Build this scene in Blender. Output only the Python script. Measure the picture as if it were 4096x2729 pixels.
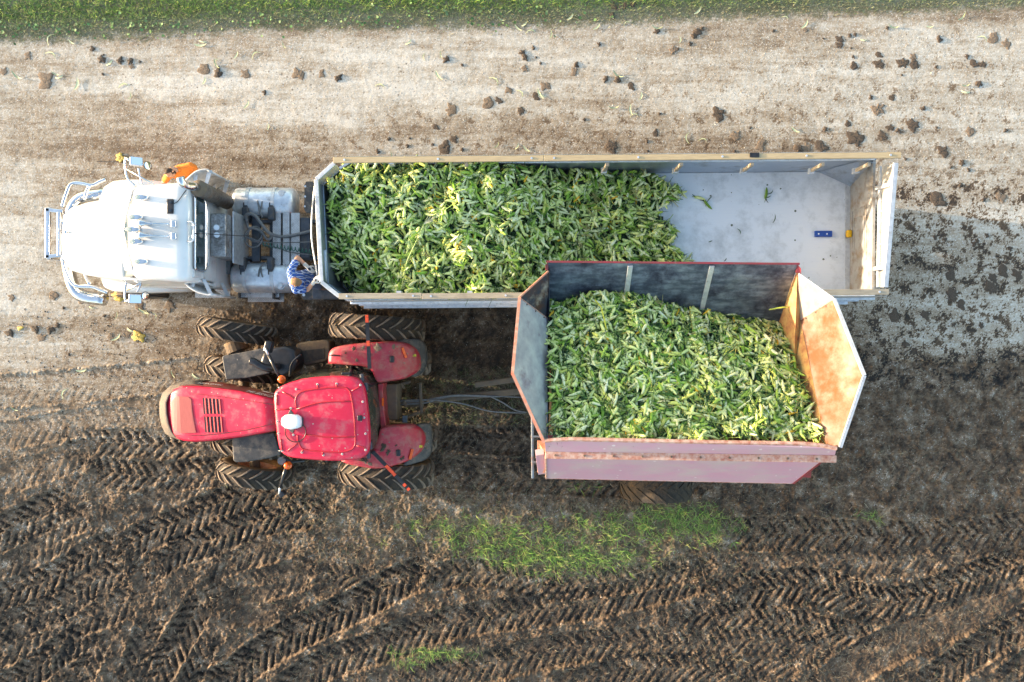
import bpy, math, random
import numpy as np
from mathutils import Vector, Matrix

# ------------------------------------------------------------------ camera, sky, sun, exposure
C = bpy.context.scene.collection
scene = bpy.context.scene
for o in list(bpy.data.objects): bpy.data.objects.remove(o)
H = 17.7                       # camera height above the ground, metres
FPX = 4096 * 28.0 / 36.0
cam_d = bpy.data.cameras.new('drone_camera'); cam_d.lens = 28; cam_d.sensor_width = 36
cam_d.clip_start = 0.1; cam_d.clip_end = 2000
cam = bpy.data.objects.new('drone_camera', cam_d); C.objects.link(cam)
cam.location = (0, 0, H); cam.rotation_euler = (0, 0, 0); scene.camera = cam

SUN_EL = math.radians(6.5)
SUN_TO = Vector((-1.0, 0.13, 0)).normalized()         # horizontal direction towards the sun
wd = bpy.data.worlds.new("World"); scene.world = wd; wd.use_nodes = True
wn = wd.node_tree.nodes; wl = wd.node_tree.links
sky = wn.new('ShaderNodeTexSky'); sky.sky_type = 'NISHITA'; sky.sun_disc = False
sky.sun_elevation = SUN_EL; sky.sun_rotation = math.atan2(SUN_TO.x, SUN_TO.y)
sky.air_density = 1.0; sky.dust_density = 2.5; sky.ozone_density = 1.0
bg = wn['Background']; bg.inputs[1].default_value = 0.15
wl.new(sky.outputs[0], bg.inputs[0])
sd = bpy.data.lights.new('sun', 'SUN'); sd.energy = 2.3; sd.angle = math.radians(0.5); sd.color = (1.0, 0.82, 0.62)
sun = bpy.data.objects.new('sun', sd); C.objects.link(sun)
sdir = Vector((SUN_TO.x * math.cos(SUN_EL), SUN_TO.y * math.cos(SUN_EL), math.sin(SUN_EL)))
sun.rotation_euler = sdir.to_track_quat('Z', 'Y').to_euler()
sun.location = sdir * 30
scene.view_settings.view_transform = 'Standard'; scene.view_settings.look = 'None'
scene.view_settings.gamma = 1.0; scene.view_settings.use_curve_mapping = False
scene.view_settings.exposure = 2.55
scene.cycles.caustics_reflective = False; scene.cycles.caustics_refractive = False

rng = np.random.default_rng(11); R = random.Random(5)
PI = math.pi

def W(px, py, z):  # px, py are image pixels, z a chosen height
    """world point of an image pixel, back-projected through the camera to height z"""
    k = (H - z) / FPX
    return Vector(((px - 2048) * k, (1364.5 - py) * k, z))
def WX(px, z): return (px - 2048) * (H - z) / FPX
def WY(py, z): return (1364.5 - py) * (H - z) / FPX

# ------------------------------------------------------------------ materials
MATS = {}
def mat(name, c1, c2=None, rough=0.6, metal=0.0, scale=6.0, dirt=None, dirt_amt=0.45, dscale=3.0, bump=0.0, bscale=60.0,
        stretch=(1, 1, 1), vcol=False, spec=0.5, coat=0.0, trans=0.0, detail=6, perf=None, spots=None, alpha=1.0, contrast=(0.35, 0.65), sub=0.0):
    if name in MATS: return MATS[name]
    m = bpy.data.materials.new(name); m.use_nodes = True
    N = m.node_tree.nodes; L = m.node_tree.links; P = N['Principled BSDF']
    P.inputs['Roughness'].default_value = rough; P.inputs['Metallic'].default_value = metal
    P.inputs['Specular IOR Level'].default_value = spec; P.inputs['Coat Weight'].default_value = coat
    P.inputs['Transmission Weight'].default_value = trans
    if sub: P.inputs['Subsurface Weight'].default_value = sub; P.inputs['Subsurface Radius'].default_value = (.02, .01, .005)
    tc = N.new('ShaderNodeTexCoord'); mp = N.new('ShaderNodeMapping'); mp.inputs['Scale'].default_value = stretch
    L.new(tc.outputs['Object'], mp.inputs[0])
    def noise(sc, det=detail, vec=mp.outputs[0], rg=.6):
        n = N.new('ShaderNodeTexNoise'); n.inputs['Scale'].default_value = sc; n.inputs['Detail'].default_value = det
        n.inputs['Roughness'].default_value = rg; L.new(vec, n.inputs['Vector']); return n
    def ramp(src, a, b):
        r = N.new('ShaderNodeMapRange'); r.inputs[1].default_value = a; r.inputs[2].default_value = b; L.new(src, r.inputs[0]); return r.outputs[0]
    def mix(f, a, b, mode='MIX'):
        x = N.new('ShaderNodeMix'); x.data_type = 'RGBA'; x.blend_type = mode
        if isinstance(f, float): x.inputs[0].default_value = f
        else: L.new(f, x.inputs[0])
        for s, v in ((6, a), (7, b)):
            if isinstance(v, tuple): x.inputs[s].default_value = (*v[:3], 1)
            else: L.new(v, x.inputs[s])
        return x.outputs[2]
    if vcol:
        at = N.new('ShaderNodeVertexColor'); at.layer_name = 'Col'; col = at.outputs[0]
        if c2 is not None: col = mix(ramp(noise(scale).outputs[0], *contrast), col, mix(1.0, col, c2, 'MULTIPLY'))
    else:
        col = mix(ramp(noise(scale).outputs[0], *contrast), c1, c2) if c2 is not None else mix(0.0, c1, c1)
    if dirt is not None:
        dn = noise(dscale, 8, tc.outputs['Object'], .7)
        f = ramp(dn.outputs[0], 1 - dirt_amt - .12, 1 - dirt_amt + .12)
        col = mix(f, col, dirt)
        rr = N.new('ShaderNodeMapRange'); rr.inputs[3].default_value = rough; rr.inputs[4].default_value = min(1, rough + .35); L.new(f, rr.inputs[0]); L.new(rr.outputs[0], P.inputs['Roughness'])
    if spots is not None:
        sc, amt, sc_col = spots
        v = N.new('ShaderNodeTexVoronoi'); v.inputs['Scale'].default_value = sc; v.inputs['Randomness'].default_value = 1
        nz = noise(sc * 3, 2, tc.outputs['Object']); va = N.new('ShaderNodeVectorMath'); va.operation = 'MULTIPLY_ADD'
        L.new(nz.outputs[1], va.inputs[0]); va.inputs[1].default_value = (.02, .02, .02); L.new(tc.outputs['Object'], va.inputs[2]); L.new(va.outputs[0], v.inputs['Vector'])
        sp = N.new('ShaderNodeSeparateColor'); L.new(v.outputs['Color'], sp.inputs[0])
        th = N.new('ShaderNodeMath'); th.operation = 'MULTIPLY'; th.inputs[1].default_value = amt; L.new(sp.outputs[0], th.inputs[0])
        pw = N.new('ShaderNodeMath'); pw.operation = 'POWER'; pw.inputs[1].default_value = 5; L.new(th.outputs[0], pw.inputs[0])
        hf = N.new('ShaderNodeMath'); hf.operation = 'MULTIPLY'; hf.inputs[1].default_value = .42; L.new(pw.outputs[0], hf.inputs[0]); pw = hf
        ls = N.new('ShaderNodeMath'); ls.operation = 'LESS_THAN'; L.new(v.outputs['Distance'], ls.inputs[0]); L.new(pw.outputs[0], ls.inputs[1])
        col = mix(ls.outputs[0], col, sc_col)
    L.new(col, P.inputs['Base Color'])
    if bump:
        b = N.new('ShaderNodeBump'); b.inputs['Strength'].default_value = bump; b.inputs['Distance'].default_value = .01
        L.new(noise(bscale, 4).outputs[0], b.inputs['Height']); L.new(b.outputs[0], P.inputs['Normal'])
    if perf is not None:           # punched or woven sheet: real holes as transparency
        sc, th = perf
        sx = N.new('ShaderNodeSeparateXYZ'); L.new(tc.outputs['Object'], sx.inputs[0])
        def sn(a, k):
            q = N.new('ShaderNodeMath'); q.operation = 'MULTIPLY'; q.inputs[1].default_value = k; L.new(a, q.inputs[0])
            w = N.new('ShaderNodeMath'); w.operation = 'SINE'; L.new(q.outputs[0], w.inputs[0]); return w.outputs[0]
        ad = N.new('ShaderNodeMath'); ad.operation = 'ADD'; L.new(sx.outputs[1], ad.inputs[0]); L.new(sx.outputs[2], ad.inputs[1])
        pr = N.new('ShaderNodeMath'); pr.operation = 'MULTIPLY'; L.new(sn(sx.outputs[0], sc), pr.inputs[0]); L.new(sn(ad.outputs[0], sc), pr.inputs[1])
        if th < 0:   # plane facing x: use y and z
            for l in list(pr.inputs[0].links): L.remove(l)
            for l in list(pr.inputs[1].links): L.remove(l)
            L.new(sn(sx.outputs[1], sc), pr.inputs[0]); L.new(sn(sx.outputs[2], sc), pr.inputs[1])
        gt = N.new('ShaderNodeMath'); gt.operation = 'GREATER_THAN'; gt.inputs[1].default_value = abs(th); L.new(pr.outputs[0], gt.inputs[0])
        iv = N.new('ShaderNodeMath'); iv.operation = 'SUBTRACT'; iv.inputs[0].default_value = 1; L.new(gt.outputs[0], iv.inputs[1]); L.new(iv.outputs[0], P.inputs['Alpha'])
    elif alpha < 1: P.inputs['Alpha'].default_value = alpha
    MATS[name] = m; return m

mud_c = (.16, .11, .07)
M = {}
M['white'] = mat('white_paint', (.80, .79, .77), (.74, .74, .73), .22, 0, 3, dirt=(.45, .42, .38), dirt_amt=.26, dscale=2.5, coat=.4)
M['white2'] = mat('white_paint_rear', (.70, .70, .70), (.62, .62, .62), .35, 0, 4, dirt=(.34, .31, .28), dirt_amt=.4, dscale=3.5)
M['chrome'] = mat('chrome', (.75, .77, .80), (.6, .62, .66), .16, 1.0, 8, dirt=(.3, .28, .25), dirt_amt=.25, dscale=9)
M['alu'] = mat('brushed_aluminium', (.82, .86, .90), (.62, .66, .72), .36, .6, 9, dirt=(.25, .23, .21), dirt_amt=.33, dscale=6, stretch=(1, 1, 1))
M['alu_pale'] = mat('weathered_aluminium', (.66, .68, .70), (.5, .52, .55), .5, .55, 14, dirt=(.28, .24, .19), dirt_amt=.3, dscale=5)
M['tread_alu'] = mat('tread_plate', (.60, .62, .64), (.30, .31, .33), .42, .8, 26, dirt=(.16, .15, .14), dirt_amt=.42, dscale=4, bump=.6, bscale=120)
M['perf_alu'] = mat('punched_aluminium', (.72, .73, .74), (.55, .55, .56), .45, .4, 10, dirt=(.33, .29, .25), dirt_amt=.3, dscale=5, perf=(120., .25))
M['perf_dark'] = mat('perforated_heat_shield', (.20, .18, .16), (.10, .09, .08), .5, .7, 20, dirt=(.22, .13, .08), dirt_amt=.35, dscale=6, bump=1, bscale=150)
M['mesh_x'] = mat('woven_wire_side', (.66, .67, .66), (.5, .51, .5), .5, .5, 10, perf=(140., .25))
M['mesh_y'] = mat('woven_wire_rear', (.72, .70, .66), (.55, .54, .5), .5, .4, 10, perf=(140., -.25))
M['black_plastic'] = mat('black_plastic', (.030, .032, .036), (.055, .057, .06), .5, 0, 9, dirt=(.20, .17, .14), dirt_amt=.42, dscale=5, bump=.2, spots=(16, .9, (.25, .21, .17)))
M['frame'] = mat('dark_frame_paint', (.035, .045, .06), (.07, .08, .10), .45, .3, 8, dirt=(.14, .12, .10), dirt_amt=.4, dscale=7)
M['black'] = mat('black_paint', (.012, .013, .016), (.03, .03, .035), .3, 0, 8)
M['rubber'] = mat('black_rubber', (.022, .021, .02), (.045, .04, .035), .75, 0, 9, dirt=(.12, .085, .055), dirt_amt=.48, dscale=4, bump=.3, bscale=40)
M['lug'] = mat('muddy_lit_lug', (.20, .15, .11), (.09, .075, .065), .7, 0, 7, dirt=(.30, .22, .15), dirt_amt=.45, dscale=5, bump=.3)  # mud tones, made paler to put sunlight on the lugs into the colour
M['carcass'] = mat('muddy_tyre_carcass', (.022, .019, .016), (.045, .033, .022), .85, 0, 8, dirt=(.13, .085, .045), dirt_amt=.36, dscale=6, bump=.8, bscale=40)
M['tyre_wall'] = mat('dusty_tyre_sidewall', (.12, .09, .065), (.07, .055, .045), .8, 0, 6, dirt=(.30, .20, .11), dirt_amt=.5, dscale=3, bump=.3)
M['red'] = mat('red_paint', (.60, .012, .05), (.66, .02, .07), .38, 0, 5, dirt=(.52, .13, .14), dirt_amt=.38, dscale=5, coat=.2, spots=(17, .90, (.48, .34, .28)))
M['red_fender'] = mat('dusty_red_fender', (.38, .015, .035), (.44, .04, .06), .38, 0, 7, dirt=(.36, .15, .12), dirt_amt=.42, dscale=6, coat=.2, spots=(15, .95, (.20, .15, .11)))
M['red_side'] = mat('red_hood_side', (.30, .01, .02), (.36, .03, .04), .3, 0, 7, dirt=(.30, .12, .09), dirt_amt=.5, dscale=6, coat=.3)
M['red_groove'] = mat('red_roof_rib', (.46, .008, .02), (.5, .012, .03), .35, 0, 7, coat=.3)
M['red_screen'] = mat('dusty_red_screen', (.42, .10, .09), (.34, .06, .06), .6, 0, 9, stretch=(30, 1, 1))
M['grille'] = mat('dusty_grille', (.085, .07, .06), (.12, .10, .085), .7, 0, 9, dirt=(.17, .14, .11), dirt_amt=.45, dscale=4)
M['orange_lamp'] = mat('orange_lens', (.95, .16, .01), (.8, .10, .01), .2, 0, 20, coat=.5)
M['orange_paint'] = mat('orange_band', (.75, .09, .02), (.5, .05, .02), .5, 0, 20)
M['yellow'] = mat('yellow_plastic', (.85, .50, .01), (.75, .42, .01), .5, 0, 20)
M['yellow_label'] = mat('yellow_sticker', (.80, .66, .03), (.1, .08, .02), .5, 0, 60, contrast=(.5, .53))
M['blue_plastic'] = mat('blue_plastic', (.01, .07, .36), (.015, .09, .42), .55, 0, 20)
M['glass'] = mat('dark_glass', (.015, .03, .035), (.02, .05, .055), .06, 0, 4, dirt=(.16, .13, .10), dirt_amt=.25, dscale=5, spec=.8)
M['cab_glass'] = mat('tinted_cab_glass', (.05, .06, .045), (.10, .11, .08), .08, 0, 5, dirt=(.20, .17, .12), dirt_amt=.40, dscale=4, spec=.8, alpha=.72)
M['mirror'] = mat('mirror_glass', (.85, .87, .9), None, .03, 1.0)
M['gps'] = mat('white_plastic_dome', (.78, .80, .82), (.72, .75, .78), .35, 0, 4, spots=(30, .9, (.35, .33, .28)))
M['lamp_glass'] = mat('clear_lens', (.75, .75, .62), (.6, .6, .5), .15, .3, 9)
M['wood'] = mat('new_timber', (.50, .39, .23), (.38, .29, .17), .7, 0, 4, dirt=(.30, .22, .15), dirt_amt=.3, dscale=3, stretch=(1, 14, 14))
M['wood_grey'] = mat('weathered_timber', (.42, .36, .27), (.30, .26, .20), .75, 0, 4, dirt=(.22, .18, .14), dirt_amt=.36, dscale=3, stretch=(1, 14, 14))
M['floor'] = mat('trailer_liner', (.88, .92, .96), (.84, .89, .95), .5, 0, 3, dirt=(.58, .62, .65), dirt_amt=.40, dscale=2.2, stretch=(1, 26, 1), spots=(7, .86, (.10, .13, .10)))
M['wall_in'] = mat('trailer_side_sheet', (.52, .58, .66), (.38, .44, .52), .34, .75, 4, dirt=(.24, .24, .24), dirt_amt=.35, dscale=2, stretch=(1, 20, 20))
M['gate'] = mat('stained_gate_sheet', (.44, .44, .43), (.34, .34, .33), .55, .3, 5, dirt=(.26, .18, .10), dirt_amt=.42, dscale=4)
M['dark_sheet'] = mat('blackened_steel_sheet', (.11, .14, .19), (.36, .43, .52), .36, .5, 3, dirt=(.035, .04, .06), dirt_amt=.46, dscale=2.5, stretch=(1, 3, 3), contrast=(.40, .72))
M['rust_pale'] = mat('pale_rusted_end', (.31, .235, .19), (.20, .11, .07), .7, .1, 3.2, dirt=(.20, .075, .03), dirt_amt=.50, dscale=2.0)
M['rust_tri'] = mat('cream_stained_panel', (.44, .40, .34), (.36, .30, .24), .55, .2, 5, dirt=(.30, .22, .15), dirt_amt=.36, dscale=4)
M['end_grey'] = mat('grey_stained_end', (.55, .57, .56), (.36, .36, .40), .5, .35, 4, dirt=(.20, .12, .14), dirt_amt=.34, dscale=2.5, stretch=(1, 1, 1))
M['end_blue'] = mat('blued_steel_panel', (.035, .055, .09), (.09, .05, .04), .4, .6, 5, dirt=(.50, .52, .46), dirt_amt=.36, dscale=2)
M['pink'] = mat('faded_red_side', (.60, .33, .42), (.56, .36, .43), .5, .0, 2.2, dirt=(.52, .42, .40), dirt_amt=.42, dscale=1.3, spots=(8, .9, (.7, .6, .6)), stretch=(1, 1.5, 3), coat=.15)
M['rust_edge'] = mat('rusty_angle_iron', (.62, .36, .26), (.42, .15, .10), .65, .2, 13, dirt=(.66, .52, .44), dirt_amt=.45, dscale=11)
M['orange_edge'] = mat('orange_red_rim', (.70, .24, .14), (.58, .30, .20), .6, .1, 10, dirt=(.70, .48, .36), dirt_amt=.4, dscale=9)
M['red_edge'] = mat('red_rim', (.27, .035, .05), (.20, .05, .05), .5, .1, 10, dirt=(.3, .2, .18), dirt_amt=.3, dscale=9)
M['yellow_rust'] = mat('yellow_rust_strip', (.55, .40, .16), (.52, .22, .09), .6, 0, 5, dirt=(.28, .14, .08), dirt_amt=.4, dscale=5)
M['chassis'] = mat('muddy_chassis', (.10, .085, .07), (.16, .13, .10), .8, .1, 8, dirt=(.20, .15, .10), dirt_amt=.5, dscale=5, bump=.4)
M['grey_bar'] = mat('blue_grey_bar', (.16, .20, .25), (.22, .26, .30), .5, .4, 8, dirt=(.3, .14, .08), dirt_amt=.38, dscale=6)
M['hose'] = mat('grey_hose', (.12, .125, .13), (.20, .20, .20), .5, 0, 30)
M['green_hose'] = mat('green_air_line', (.02, .12, .09), (.03, .16, .12), .4, 0, 30)
M['skin'] = mat('tanned_skin', (.60, .34, .22), (.52, .27, .17), .5, 0, 14, sub=.1)
M['hair_dark'] = mat('short_dark_hair', (.035, .022, .015), (.06, .04, .03), .8, 0, 90, bump=.6, bscale=300)
M['hair_brown'] = mat('buzzed_brown_hair', (.26, .15, .07), (.16, .09, .045), .8, 0, 60, bump=.6, bscale=300)
M['orange_shirt'] = mat('orange_cotton', (.88, .26, .035), (.80, .22, .03), .85, 0, 9, bump=.25, bscale=22)
M['jeans'] = mat('blue_denim', (.05, .08, .14), (.08, .11, .18), .9, 0, 12)
M['boot'] = mat('brown_boot', (.08, .05, .03), (.12, .08, .05), .7, 0, 12)
M['glove'] = mat('white_work_glove', (.70, .68, .64), (.55, .54, .5), .8, 0, 12)
M['glove_pad'] = mat('navy_glove_pad', (.015, .02, .045), None, .6, 0, 12)
M['text_white'] = mat('white_decal', (.72, .70, .66), (.55, .5, .46), .5, 0, 30)
M['text_dark'] = mat('dark_decal', (.02, .03, .05), None, .5)
M['husk_dry'] = mat('dry_husk', (.62, .60, .42), (.48, .46, .28), .7, 0, 14)
M['corn'] = mat('corn_husk', (1, 1, 1), (.86, .94, .78), .5, 0, 26, vcol=True, stretch=(1, 1, 1), spec=.35)
M['cob'] = mat('yellow_corn_crumble', (.72, .46, .04), (.62, .48, .16), .6, 0, 60, bump=.8, bscale=120)
M['grass'] = mat('grass_blades', (1, 1, 1), (.8, .85, .7), .6, 0, 9, vcol=True, spec=.25)
M['straw'] = mat('straw_litter', (1, 1, 1), (.8, .8, .8), .7, 0, 9, vcol=True, spec=.2)
M['clod'] = mat('mud_clod', (.045, .033, .024), (.085, .06, .042), .85, 0, 12, dirt=(.20, .15, .11), dirt_amt=.40, dscale=9, bump=.8, bscale=50)
M['clod_pale'] = mat('dry_mud_clod', (.20, .145, .10), (.12, .085, .06), .9, 0, 12, dirt=(.36, .30, .23), dirt_amt=.40, dscale=9, bump=.8, bscale=50)

def plaid():
    m = bpy.data.materials.new('blue_plaid'); m.use_nodes = True; N = m.node_tree.nodes; L = m.node_tree.links; P = N['Principled BSDF']
    P.inputs['Roughness'].default_value = .85
    tc = N.new('ShaderNodeTexCoord'); mp = N.new('ShaderNodeMapping'); mp.inputs['Rotation'].default_value = (0, .5, .55); L.new(tc.outputs['Object'], mp.inputs[0])
    def wave(d, sc, th):
        w = N.new('ShaderNodeTexWave'); w.wave_type = 'BANDS'; w.bands_direction = d; w.inputs['Scale'].default_value = sc; w.inputs['Distortion'].default_value = .0
        L.new(mp.outputs[0], w.inputs['Vector']); g = N.new('ShaderNodeMath'); g.operation = 'GREATER_THAN'; g.inputs[1].default_value = th; L.new(w.outputs['Fac'], g.inputs[0]); return g.outputs[0]
    col = None
    def mixc(f, a, b):
        x = N.new('ShaderNodeMix'); x.data_type = 'RGBA'; L.new(f, x.inputs[0])
        for s, v in ((6, a), (7, b)):
            if isinstance(v, tuple): x.inputs[s].default_value = (*v, 1)
            else: L.new(v, x.inputs[s])
        return x.outputs[2]
    c = mixc(wave('X', 5.5, .5), (.02, .10, .42), (.012, .03, .14))
    c = mixc(wave('Y', 5.5, .62), c, (.015, .06, .27))
    c = mixc(wave('X', 5.5, .93), c, (.42, .52, .75))
    c = mixc(wave('Y', 5.5, .95), c, (.42, .52, .75))
    L.new(c, P.inputs['Base Color']); return m
M['plaid'] = plaid()

# ------------------------------------------------------------------ mesh building
class MB:
    def __init__(s): s.v = []; s.f = []
    def add(s, vs, fs):
        b = len(s.v); s.v += [Vector(v) for v in vs]; s.f += [tuple(b + i for i in f) for f in fs]; return s
    def box(s, c, d, rz=0, mtx=None):
        x, y, z = d[0] / 2, d[1] / 2, d[2] / 2
        vs = [Vector((i * x, j * y, k * z)) for k in (-1, 1) for j in (-1, 1) for i in (-1, 1)]
        m = mtx if mtx is not None else Matrix.Rotation(rz, 3, 'Z')
        vs = [m @ v + Vector(c) for v in vs]
        return s.add(vs, [(0, 2, 3, 1), (4, 5, 7, 6), (0, 1, 5, 4), (2, 6, 7, 3), (0, 4, 6, 2), (1, 3, 7, 5)])
    def bar(s, a, b, w, h, up=(0, 0, 1)):
        a = Vector(a); b = Vector(b); d = (b - a); l = d.length; d.normalize(); u = Vector(up)
        if abs(d.dot(u)) > .95: u = Vector((0, 1, 0))
        x = d.cross(u).normalized(); u = x.cross(d).normalized(); m = Matrix((x, d, u)).transposed()
        return s.box((a + b) / 2, (w, l, h), mtx=m)
    def tube(s, pts, r, n=8, caps=True):
        pts = [Vector(p) for p in pts]; rs = r if isinstance(r, (list, tuple)) else [r] * len(pts); b = len(s.v); prev = None
        for i, p in enumerate(pts):
            d = (pts[min(i + 1, len(pts) - 1)] - pts[max(i - 1, 0)]).normalized()
            if prev is None: u = d.orthogonal().normalized()
            else:
                u = prev - d * prev.dot(d); u = u.normalized() if u.length > 1e-5 else d.orthogonal().normalized()
            prev = u; w = d.cross(u)
            for k in range(n):
                a = 2 * PI * k / n; s.v.append(p + (u * math.cos(a) + w * math.sin(a)) * rs[i])
        for i in range(len(pts) - 1):
            for k in range(n):
                s.f.append((b + i * n + k, b + i * n + (k + 1) % n, b + (i + 1) * n + (k + 1) % n, b + (i + 1) * n + k))
        if caps: s.f.append(tuple(b + k for k in range(n))[::-1]); s.f.append(tuple(b + (len(pts) - 1) * n + k for k in range(n)))
        return s
    def lathe(s, c, axis, prof, n=32, closed=True):
        """prof: (distance along axis, radius)"""
        ax = Vector(axis).normalized(); u = ax.orthogonal().normalized(); w = ax.cross(u); b = len(s.v); c = Vector(c); m = len(prof)
        for t, r in prof:
            for k in range(n):
                a = 2 * PI * k / n; s.v.append(c + ax * t + (u * math.cos(a) + w * math.sin(a)) * r)
        rg = m if closed else m - 1
        for i in range(rg):
            j = (i + 1) % m
            for k in range(n): s.f.append((b + i * n + k, b + j * n + k, b + j * n + (k + 1) % n, b + i * n + (k + 1) % n))
        return s
    def cyl(s, a, b, r, n=20): return s.tube([a, b], r, n)
    def prism(s, top, drop):
        """solid under a polygon of 3D points, dropped by a vector"""
        n = len(top); d = Vector(drop); t = [Vector(p) for p in top]; bt = [p + d for p in t]
        return s.add(t + bt, [tuple(range(n)), tuple(range(2 * n - 1, n - 1, -1))] + [(i, n + i, n + (i + 1) % n, (i + 1) % n) for i in range(n)])
    def sheet(s, quad, th=.012):
        """thin solid plate through a planar polygon"""
        q = [Vector(p) for p in quad]; nrm = Vector((0, 0, 0))
        for i in range(len(q)): nrm += q[i].cross(q[(i + 1) % len(q)])
        nrm.normalize(); return s.prism([p + nrm * th / 2 for p in q], -nrm * th)
    def dome(s, outline, zf, edge=.08, rings=4, drop=.08, inset=.16):
        """crowned panel: outline (x,y) pairs, zf(x,y) height of its top; rounded rim"""
        n = len(outline); cx = sum(p[0] for p in outline) / n; cy = sum(p[1] for p in outline) / n; b = len(s.v)
        for x, y in outline: s.v.append(Vector((x, y, zf(x, y) - drop - edge)))
        for k in range(rings + 1):
            a = k / rings * PI / 2; sc = 1 - inset * (1 - math.cos(a)) ; dz = -edge * (1 - math.sin(a))
            for x, y in outline:
                X = cx + (x - cx) * sc; Y = cy + (y - cy) * sc; s.v.append(Vector((X, Y, zf(X, Y) + dz)))
        last = 1 - inset
        for q in (.66, .33):
            for x, y in outline:
                X = cx + (x - cx) * last * q; Y = cy + (y - cy) * last * q; s.v.append(Vector((X, Y, zf(X, Y))))
        s.v.append(Vector((cx, cy, zf(cx, cy)))); R_ = rings + 4
        for i in range(R_ - 1):
            for k in range(n): s.f.append((b + i * n + k, b + i * n + (k + 1) % n, b + (i + 1) * n + (k + 1) % n, b + (i + 1) * n + k))
        t = b + (R_ - 1) * n
        for k in range(n): s.f.append((t + k, t + (k + 1) % n, b + R_ * n))
        return s
    def build(s, name, m, parent=None, smooth=False, bevel=0, mods=()):
        me = bpy.data.meshes.new(name); o = bpy.data.objects.new(name, me); C.objects.link(o)
        org = Vector((0, 0, 0)); q = parent
        while q is not None: org = org + q.location; q = q.parent
        if parent is None:
            lo = Vector((min(v.x for v in s.v), min(v.y for v in s.v), min(v.z for v in s.v))); hi = Vector((max(v.x for v in s.v), max(v.y for v in s.v), 0))
            org = Vector(((lo.x + hi.x) / 2, (lo.y + hi.y) / 2, lo.z)); o.location = org
        else: o.parent = parent
        me.from_pydata([tuple(v - org) for v in s.v], [], s.f); me.materials.append(m)
        import bmesh as _b; bm = _b.new(); bm.from_mesh(me); _b.ops.recalc_face_normals(bm, faces=bm.faces); bm.to_mesh(me); bm.free()
        if smooth: me.polygons.foreach_set('use_smooth', [True] * len(me.polygons))
        if bevel:
            md = o.modifiers.new('bevel', 'BEVEL'); md.width = bevel; md.segments = 2; md.limit_method = 'ANGLE'; md.angle_limit = .6
            me.polygons.foreach_set('use_smooth', [True] * len(me.polygons)); wnm = o.modifiers.new('wn', 'WEIGHTED_NORMAL'); wnm.keep_sharp = True
        return o
def tag(o, label=None, cat=None, group=None, kind=None):
    if label: o['label'] = label
    if cat: o['category'] = cat
    if group: o['group'] = group
    if kind: o['kind'] = kind
    return o
def thing(name, label, cat, loc, group=None):
    o = bpy.data.objects.new(name, None); C.objects.link(o); o.location = loc; o.empty_display_size = .3
    return tag(o, label, cat, group)
def part(name, mb, m, parent, **k): return mb.build(name, M[m] if isinstance(m, str) else m, parent, **k)
def box(name, c, d, m, parent, rz=0, bevel=0.01): return part(name, MB().box(c, d, rz), m, parent, bevel=bevel)
def curve(pts, n=8):
    """Catmull-Rom through points"""
    P_ = [Vector(p) for p in pts]; P_ = [P_[0] * 2 - P_[1]] + P_ + [P_[-1] * 2 - P_[-2]]; out = []
    for i in range(1, len(P_) - 2):
        a, b, c, d = P_[i - 1:i + 3]
        for k in range(n):
            t = k / n; out.append(.5 * ((2 * b) + (c - a) * t + (2 * a - 5 * b + 4 * c - d) * t * t + (3 * b - a - 3 * c + d) * t ** 3))
    out.append(P_[-2]); return out
def np_mesh(name, V, quads, tris, m, cols=None, smooth=False, parent=None):
    me = bpy.data.meshes.new(name); V = np.asarray(V, np.float32); nq = len(quads); nt = len(tris)
    me.vertices.add(len(V)); me.vertices.foreach_set('co', V.ravel())
    loops = np.concatenate([np.asarray(quads, np.int32).ravel(), np.asarray(tris, np.int32).ravel()]) if nt else np.asarray(quads, np.int32).ravel()
    me.loops.add(len(loops)); me.loops.foreach_set('vertex_index', loops); me.polygons.add(nq + nt)
    st = np.concatenate([np.arange(nq) * 4, nq * 4 + np.arange(nt) * 3]).astype(np.int32); me.polygons.foreach_set('loop_start', st)
    if smooth: me.polygons.foreach_set('use_smooth', np.ones(nq + nt, bool))
    me.update(calc_edges=True); me.validate()
    if cols is not None:
        ca = me.color_attributes.new('Col', 'FLOAT_COLOR', 'POINT'); c4 = np.ones((len(V), 4), np.float32); c4[:, :3] = cols; ca.data.foreach_set('color', c4.ravel())
    me.materials.append(m); o = bpy.data.objects.new(name, me); C.objects.link(o)
    if parent: o.parent = parent
    return o

# ------------------------------------------------------------------ ground: one sheet, graded grid
def tile(seed, beta, n=1024):
    g = np.random.default_rng(seed); f = np.fft.rfft2(g.standard_normal((n, n)))
    ky = np.fft.fftfreq(n)[:, None] * n; kx = np.fft.rfftfreq(n)[None, :] * n; k = np.hypot(kx, ky); k[0, 0] = 1
    a = k ** (-beta / 2); a[0, 0] = 0; a[k < 3] = 0
    t = np.fft.irfft2(f * a, s=(n, n)); return ((t - t.mean()) / t.std()).astype(np.float32)
T1, T2, T3, T4 = tile(1, 2.6), tile(2, 2.0), tile(3, 3.4), tile(4, 1.5)
def samp(T, x, y, L, ox=0., oy=0., st=1.):
    n = T.shape[0]; u = ((x / L / st + ox) % 1.) * n; v = ((y / L + oy) % 1.) * n
    i = u.astype(np.int32); j = v.astype(np.int32); fu = u - i; fv = v - j; i %= n; j %= n; i1 = (i + 1) % n; j1 = (j + 1) % n
    return (T[j, i] * (1 - fu) + T[j, i1] * fu) * (1 - fv) + (T[j1, i] * (1 - fu) + T[j1, i1] * fu) * fv
def sst(a, b, x): t = np.clip((x - a) / (b - a), 0, 1); return t * t * (3 - 2 * t)
GR = H / FPX
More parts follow.
